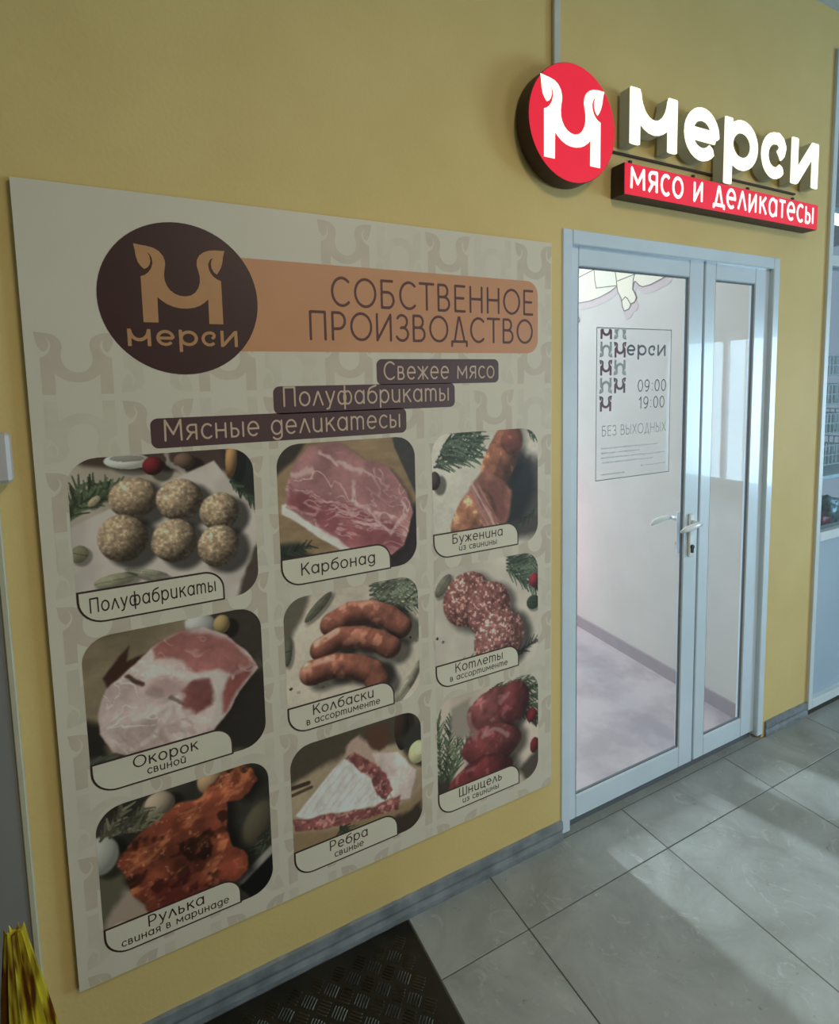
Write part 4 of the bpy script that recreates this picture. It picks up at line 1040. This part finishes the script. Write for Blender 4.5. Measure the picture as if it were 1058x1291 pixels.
PH = ((ph1, 0, 0, 1.42, ('Полуфабрикаmы',), 'print of six breaded meatballs'), (ph2, 1, 0, 1.34, ('Карбонаg',), 'print of raw marbled pork slab'), (ph3, 2, 0, 1.25, ('Буженина', 'из свинины'), 'print of baked pork roll'),
      (ph4, 0, 1, 1.45, ('Окорок', 'свиной'), 'print of raw ham cut'), (ph5, 1, 1, 1.38, ('Колбаски', 'в ассорmименmе'), 'print of three sausages'), (ph6, 2, 1, 1.26, ('Коmлеmы', 'в ассорmименmе'), 'print of three minced cutlets'),
      (ph7, 0, 2, 1.72, ('Рулька', 'свиная в маринаgе'), 'print of glazed pork knuckle'), (ph8, 1, 2, 1.42, ('Ребра', 'свиные'), 'print of raw rib rack'), (ph9, 2, 2, 1.22, ('Шницель', 'из свинины'), 'print of raw pork steaks'))
s2l = lambda c: np.where(c <= .04045, c/12.92, ((c+.055)/1.055)**2.4)
for fn, ci, ri, gain, cap, lab in PH:
    x0, z1 = COLS[ci], ROWS[ri]; w = CW_ if ci < 2 else .384; z0 = z1-CH_
    n = NRES[ci]; r = .058
    v = np.linspace(0, 1, n); zz = v*CH_
    ins = np.zeros(n)
    for arrm in (zz, CH_-zz):
        m = arrm < r; ins = np.maximum(ins, np.where(m, r-np.sqrt(np.clip(r*r-(r-arrm)**2, 0, None)), 0))
    s_ = np.linspace(0, 1, n)
    XX = ins[:, None]+(w-2*ins)[:, None]*s_[None, :]
    ZZ = np.repeat(zz[:, None], n, 1)
    p = Pic(XX/w, ZZ/CH_, (150, 140, 120)); fn(p)
    lum = (p.c*arr((.3, .59, .11))).sum(-1, keepdims=True); pc = lum+(p.c-lum)*.74
    colr = s2l(np.clip(pc*gain/255., .01, .93))
    verts = np.stack([x0+XX, np.full_like(XX, L2), z1-ZZ], -1).reshape(-1, 3)
    me = bpy.data.meshes.new('photo_print'); N = n*n; Q = (n-1)*(n-1)
    me.vertices.add(N); me.vertices.foreach_set('co', verts.ravel())
    idx = np.arange(N).reshape(n, n)
    q = np.stack([idx[:-1, :-1], idx[1:, :-1], idx[1:, 1:], idx[:-1, 1:]], -1).reshape(-1)
    me.loops.add(Q*4); me.loops.foreach_set('vertex_index', q)
    me.polygons.add(Q); me.polygons.foreach_set('loop_start', np.arange(Q)*4)
    me.update(calc_edges=True)
    at = me.color_attributes.new('ink', 'FLOAT_COLOR', 'POINT')
    at.data.foreach_set('color', np.concatenate([colr.reshape(-1, 3), np.ones((N, 1))], 1).ravel())
    ph = link('photo_print', me, 'photo', po); ph['label'] = lab
    # caption tag with dark outline
    tw = .303; th = .072
    fx0 = x0+.001; c0 = z0-.001
    shape('caption_outline', [rounded(fx0-.0015, c0-.002, fx0+tw+.002, c0+th+.002, (.052, .001, .046, .001))], 'ink', ph, L3)
    shape('caption_tag', [rounded(fx0+.003, c0+.002, fx0+tw-.002, c0+th-.0025, (.048, .001, .042, .001))], 'cream', ph, L4)
    a_, b_2 = fx0+.018, fx0+tw-.014
    def line(s, zb, h, wt, maxw):
        wu = text_width(s, .10); hh = min(h, 9)
        sx = min(h*1.06, maxw/wu); cx = (a_+b_2)/2
        text('caption_letter', s, cx-wu*sx/2, zb, h, 'ink', ph, L5, wt, x1=cx+wu*sx/2)
    if len(cap) == 1: line(cap[0], c0+.024, .030 if len(cap[0]) < 10 else .031, .12, .265)
    else:
        line(cap[0], c0+.038, .0265, .12, .25); line(cap[1], c0+.014, .0175, .135, .262)

# ================================================================ NEIGHBOURING SHOP WINDOW (right edge)
w1 = empty('window_1', (0, 0, 0), kind=S)
bm = bmesh.new()
bbox(bm, (WX1, -.012, .030), (2.797, .055, 2.97), .002)                      # left upright
bbox(bm, (2.797, -.012, .030), (7.0, .055, .072), .002)
bbox(bm, (2.797, -.012, .836), (7.0, .055, .880), .002)
bbox(bm, (2.797, -.006, 2.078), (7.0, .055, 2.125), .002)
bbox(bm, (2.797, -.006, 2.93), (7.0, .055, 2.97), .002)
for x in (3.75, 4.75, 5.75): bbox(bm, (x, -.010, .072), (x+.04, .055, 2.93), .002)
from_bm('window_frame', bm, 'alu', w1)
for a, b in ((2.797, 3.75), (3.79, 4.75), (4.79, 5.75), (5.79, 7.0)):
    box('lower_panel', (a, .012, .072), (b, .024, .836), 'bluepanel', w1)
    box('glass_pane', (a, .018, .880), (b, .024, 2.078), 'glass_cold', w1)
    box('glass_pane', (a, .018, 2.125), (b, .024, 2.93), 'glass_cold', w1)
tag(box('floor_neighbour', (2.8, .03, -.05), (7.0, 2.2, 0), 'shopfloor'), kind=S)
tag(box('wall_neighbour', (2.8, 2.2, 0), (7.0, 2.3, 3.0), 'white_wall'), kind=S)
tag(box('wall_neighbour_left', (2.70, .101, 0), (2.78, 2.2, 3.0), 'white_wall'), kind=S)
tag(box('ceiling_neighbour', (2.8, .1, 3.0), (7.0, 2.3, 3.05), 'white_wall'), kind=S)
rk = empty('display_rack', (2.84, .10, 0), 'white shelf rack behind the neighbouring shop window', 'shelf')
RW = .86
for nm, y in (('upright', .02), ('upright', .44)):
    for x in (0, RW): box(nm, (x-.008, y-.008, .0), (x+.008, y+.008, 2.0), 'shelf', rk)
for z in (1.115, .790): box('shelf_board', (-.008, -.03, z-.02), (RW+.008, .46, z), 'shelf', rk, .002)
box('back_panel', (-.008, .462, .79), (RW+.008, .468, 2.0), 'rackback', rk)
def wire_basket(w=.40, d=.38, h=.095):
    t = empty('wire_basket', (0, 0, 0), 'x', 'basket', 'white wire baskets on the rack behind the shop window')
    bm = bmesh.new()
    def bar(a, b, r=.0034): tube(bm, [a, b], r, 5)
    for z in (0, h): 
        for a, b in (((0, 0, z), (w, 0, z)), ((w, 0, z), (w, d, z)), ((w, d, z), (0, d, z)), ((0, d, z), (0, 0, z))): bar(a, b, .0034)
    from_bm('rim', bm, 'wire', t); bm = bmesh.new()
    n = 12
    bar((0, 0, h*.5), (w, 0, h*.5)); bar((0, d, h*.5), (w, d, h*.5))
    for i in range(1, n):
        x = w*i/n; bar((x, 0, h), (x, 0, 0)); bar((x, 0, 0), (x, d, 0)); bar((x, d, 0), (x, d, h))
    for i in range(1, 14):
        y = d*i/14; bar((0, y, h), (0, y, 0)); bar((w, y, 0), (w, y, h))
    from_bm('grid', bm, 'wire', t)
    return t
def copy_tree(o):
    c = o.copy(); COL.objects.link(c)
    for ch_ in o.children:
        d = ch_.copy(); COL.objects.link(d); d.parent = c
    return c
WZ = (1.628, 1.485, 1.362, 1.247)
names = ('topmost wire basket', 'second wire basket from the top', 'third wire basket from the top', 'lowest wire basket')
proto = wire_basket(); 
for c in range(2):
    for i, z in enumerate((1.600, 1.455, 1.310, 1.150)):
        b = proto if (c == 0 and i == 0) else copy_tree(proto)
        b.location = (2.862+.425*c, .13, z)
        b['label'] = 'white '+names[i]+(' in the column nearest the yellow wall' if c == 0 else ' in the far column, away from the yellow wall')
# goods in and under the baskets
def lump(name, loc, s, mat, label, cat, seed, group=None):
    bm = bmesh.new(); bmesh.ops.create_icosphere(bm, subdivisions=3, radius=1)
    r = random.Random(seed); ph_ = [r.uniform(0, 6) for _ in range(6)]
    for v in bm.verts:
        c = v.co.copy(); k = 1+.13*math.sin(5*c.x+ph_[0])*math.sin(6*c.y+ph_[1])+.09*math.sin(11*c.z+ph_[2]+4*c.x)
        q = Vector([math.copysign(abs(t)**.6, t) for t in c])*k
        v.co = Vector((q.x*s[0], q.y*s[1], max(q.z, -.92)*s[2]))
    o = from_bm(name, bm, mat, None, True, (loc[0], loc[1], loc[2]+s[2]*.92)); tag(o, label, cat, group); return o
ordn = ('topmost', 'second', 'third', 'lowest')
for i, z in enumerate((1.600, 1.455, 1.310, 1.150)):
    for j in range(2):
        lump('plastic_packet', (2.93+.16*j+.02*(i % 2), .30, z+.0035), (.055, .09, .034 if i else .045), 'bag2' if (i+j) % 2 else 'bag',
             ('dark green' if (i+j) % 2 else 'clear grey')+' plastic packet '+('at the left' if j == 0 else 'at the right')+' inside the '+ordn[i]+' wire basket by the yellow wall', 'packet', i*3+j, 'packets in the wire baskets')
for k, (x, y, m, lab, s) in enumerate(((2.915, .17, 'bag', 'clear grey plastic bag on the lowest shelf, nearest the window frame', (.055, .05, .11)), (3.035, .20, 'bag2', 'dark green packet on the lowest shelf beside the clear bag', (.05, .05, .09)),
                                  (3.150, .17, 'redpack', 'red packet on the lowest shelf of the rack', (.05, .04, .05)), (3.27, .2, 'bag', 'clear grey plastic bag on the lowest shelf, beyond the red packet', (.055, .05, .09)))):
    lump('plastic_bag' if m == 'bag' else 'packet', (x, y, .790), s, m, lab, 'bag' if m == 'bag' else 'packet', 20+k)
tl = empty('tube_lamp', (4.6, .9, 2.74), 'bright white tube lamp hanging inside the neighbouring shop', 'lamp')
MT['lamp'] = emit('lamp_tube', (.95, .98, 1, 1), 3)
box('lamp_tube', (-.15, -.05, -.03), (1.2, .05, .0), 'lamp', tl); box('lamp_housing', (-.16, -.06, 0), (1.21, .06, .04), 'alu', tl)
for x in (.0, 1.0): box('hanger', (x, -.004, .04), (x+.008, .004, .26), 'alu', tl)

# ================================================================ GOLD FOIL at lower left
gf = empty('gold_foil_bundle', (-.243, -.20, 0), 'pleated shiny gold foil cone at the lower left corner, against the grey panel', 'decoration')
bm = bmesh.new(); n = 26; rings = []
for zi, (z, r0) in enumerate(((0, .085), (.20, .066), (.38, .046), (.48, .034), (.57, .021), (.600, .016))):
    rg = []
    for k in range(n):
        a = 2*PI*k/n; rr_ = r0*(1.0 if k % 2 else .66)
        rg.append(bm.verts.new((rr_*math.cos(a)+.006*math.sin(z*7), rr_*math.sin(a)*.6, z+(.012 if k % 4 == 1 and zi == 5 else 0))))
    rings.append(rg)
for a, b in zip(rings, rings[1:]):
    for k in range(n): bm.faces.new((a[k], a[(k+1) % n], b[(k+1) % n], b[k]))
bm.faces.new(rings[0][::-1]); bm.faces.new(rings[-1])
from_bm('foil', bm, 'foil', gf)
bm = bmesh.new(); tube(bm, [(.010*math.sin(0), 0, .36)]+[(0, 0, .372)], [(.047, .029), (.047, .029)], 20); from_bm('tie_band', bm, 'foil', gf)
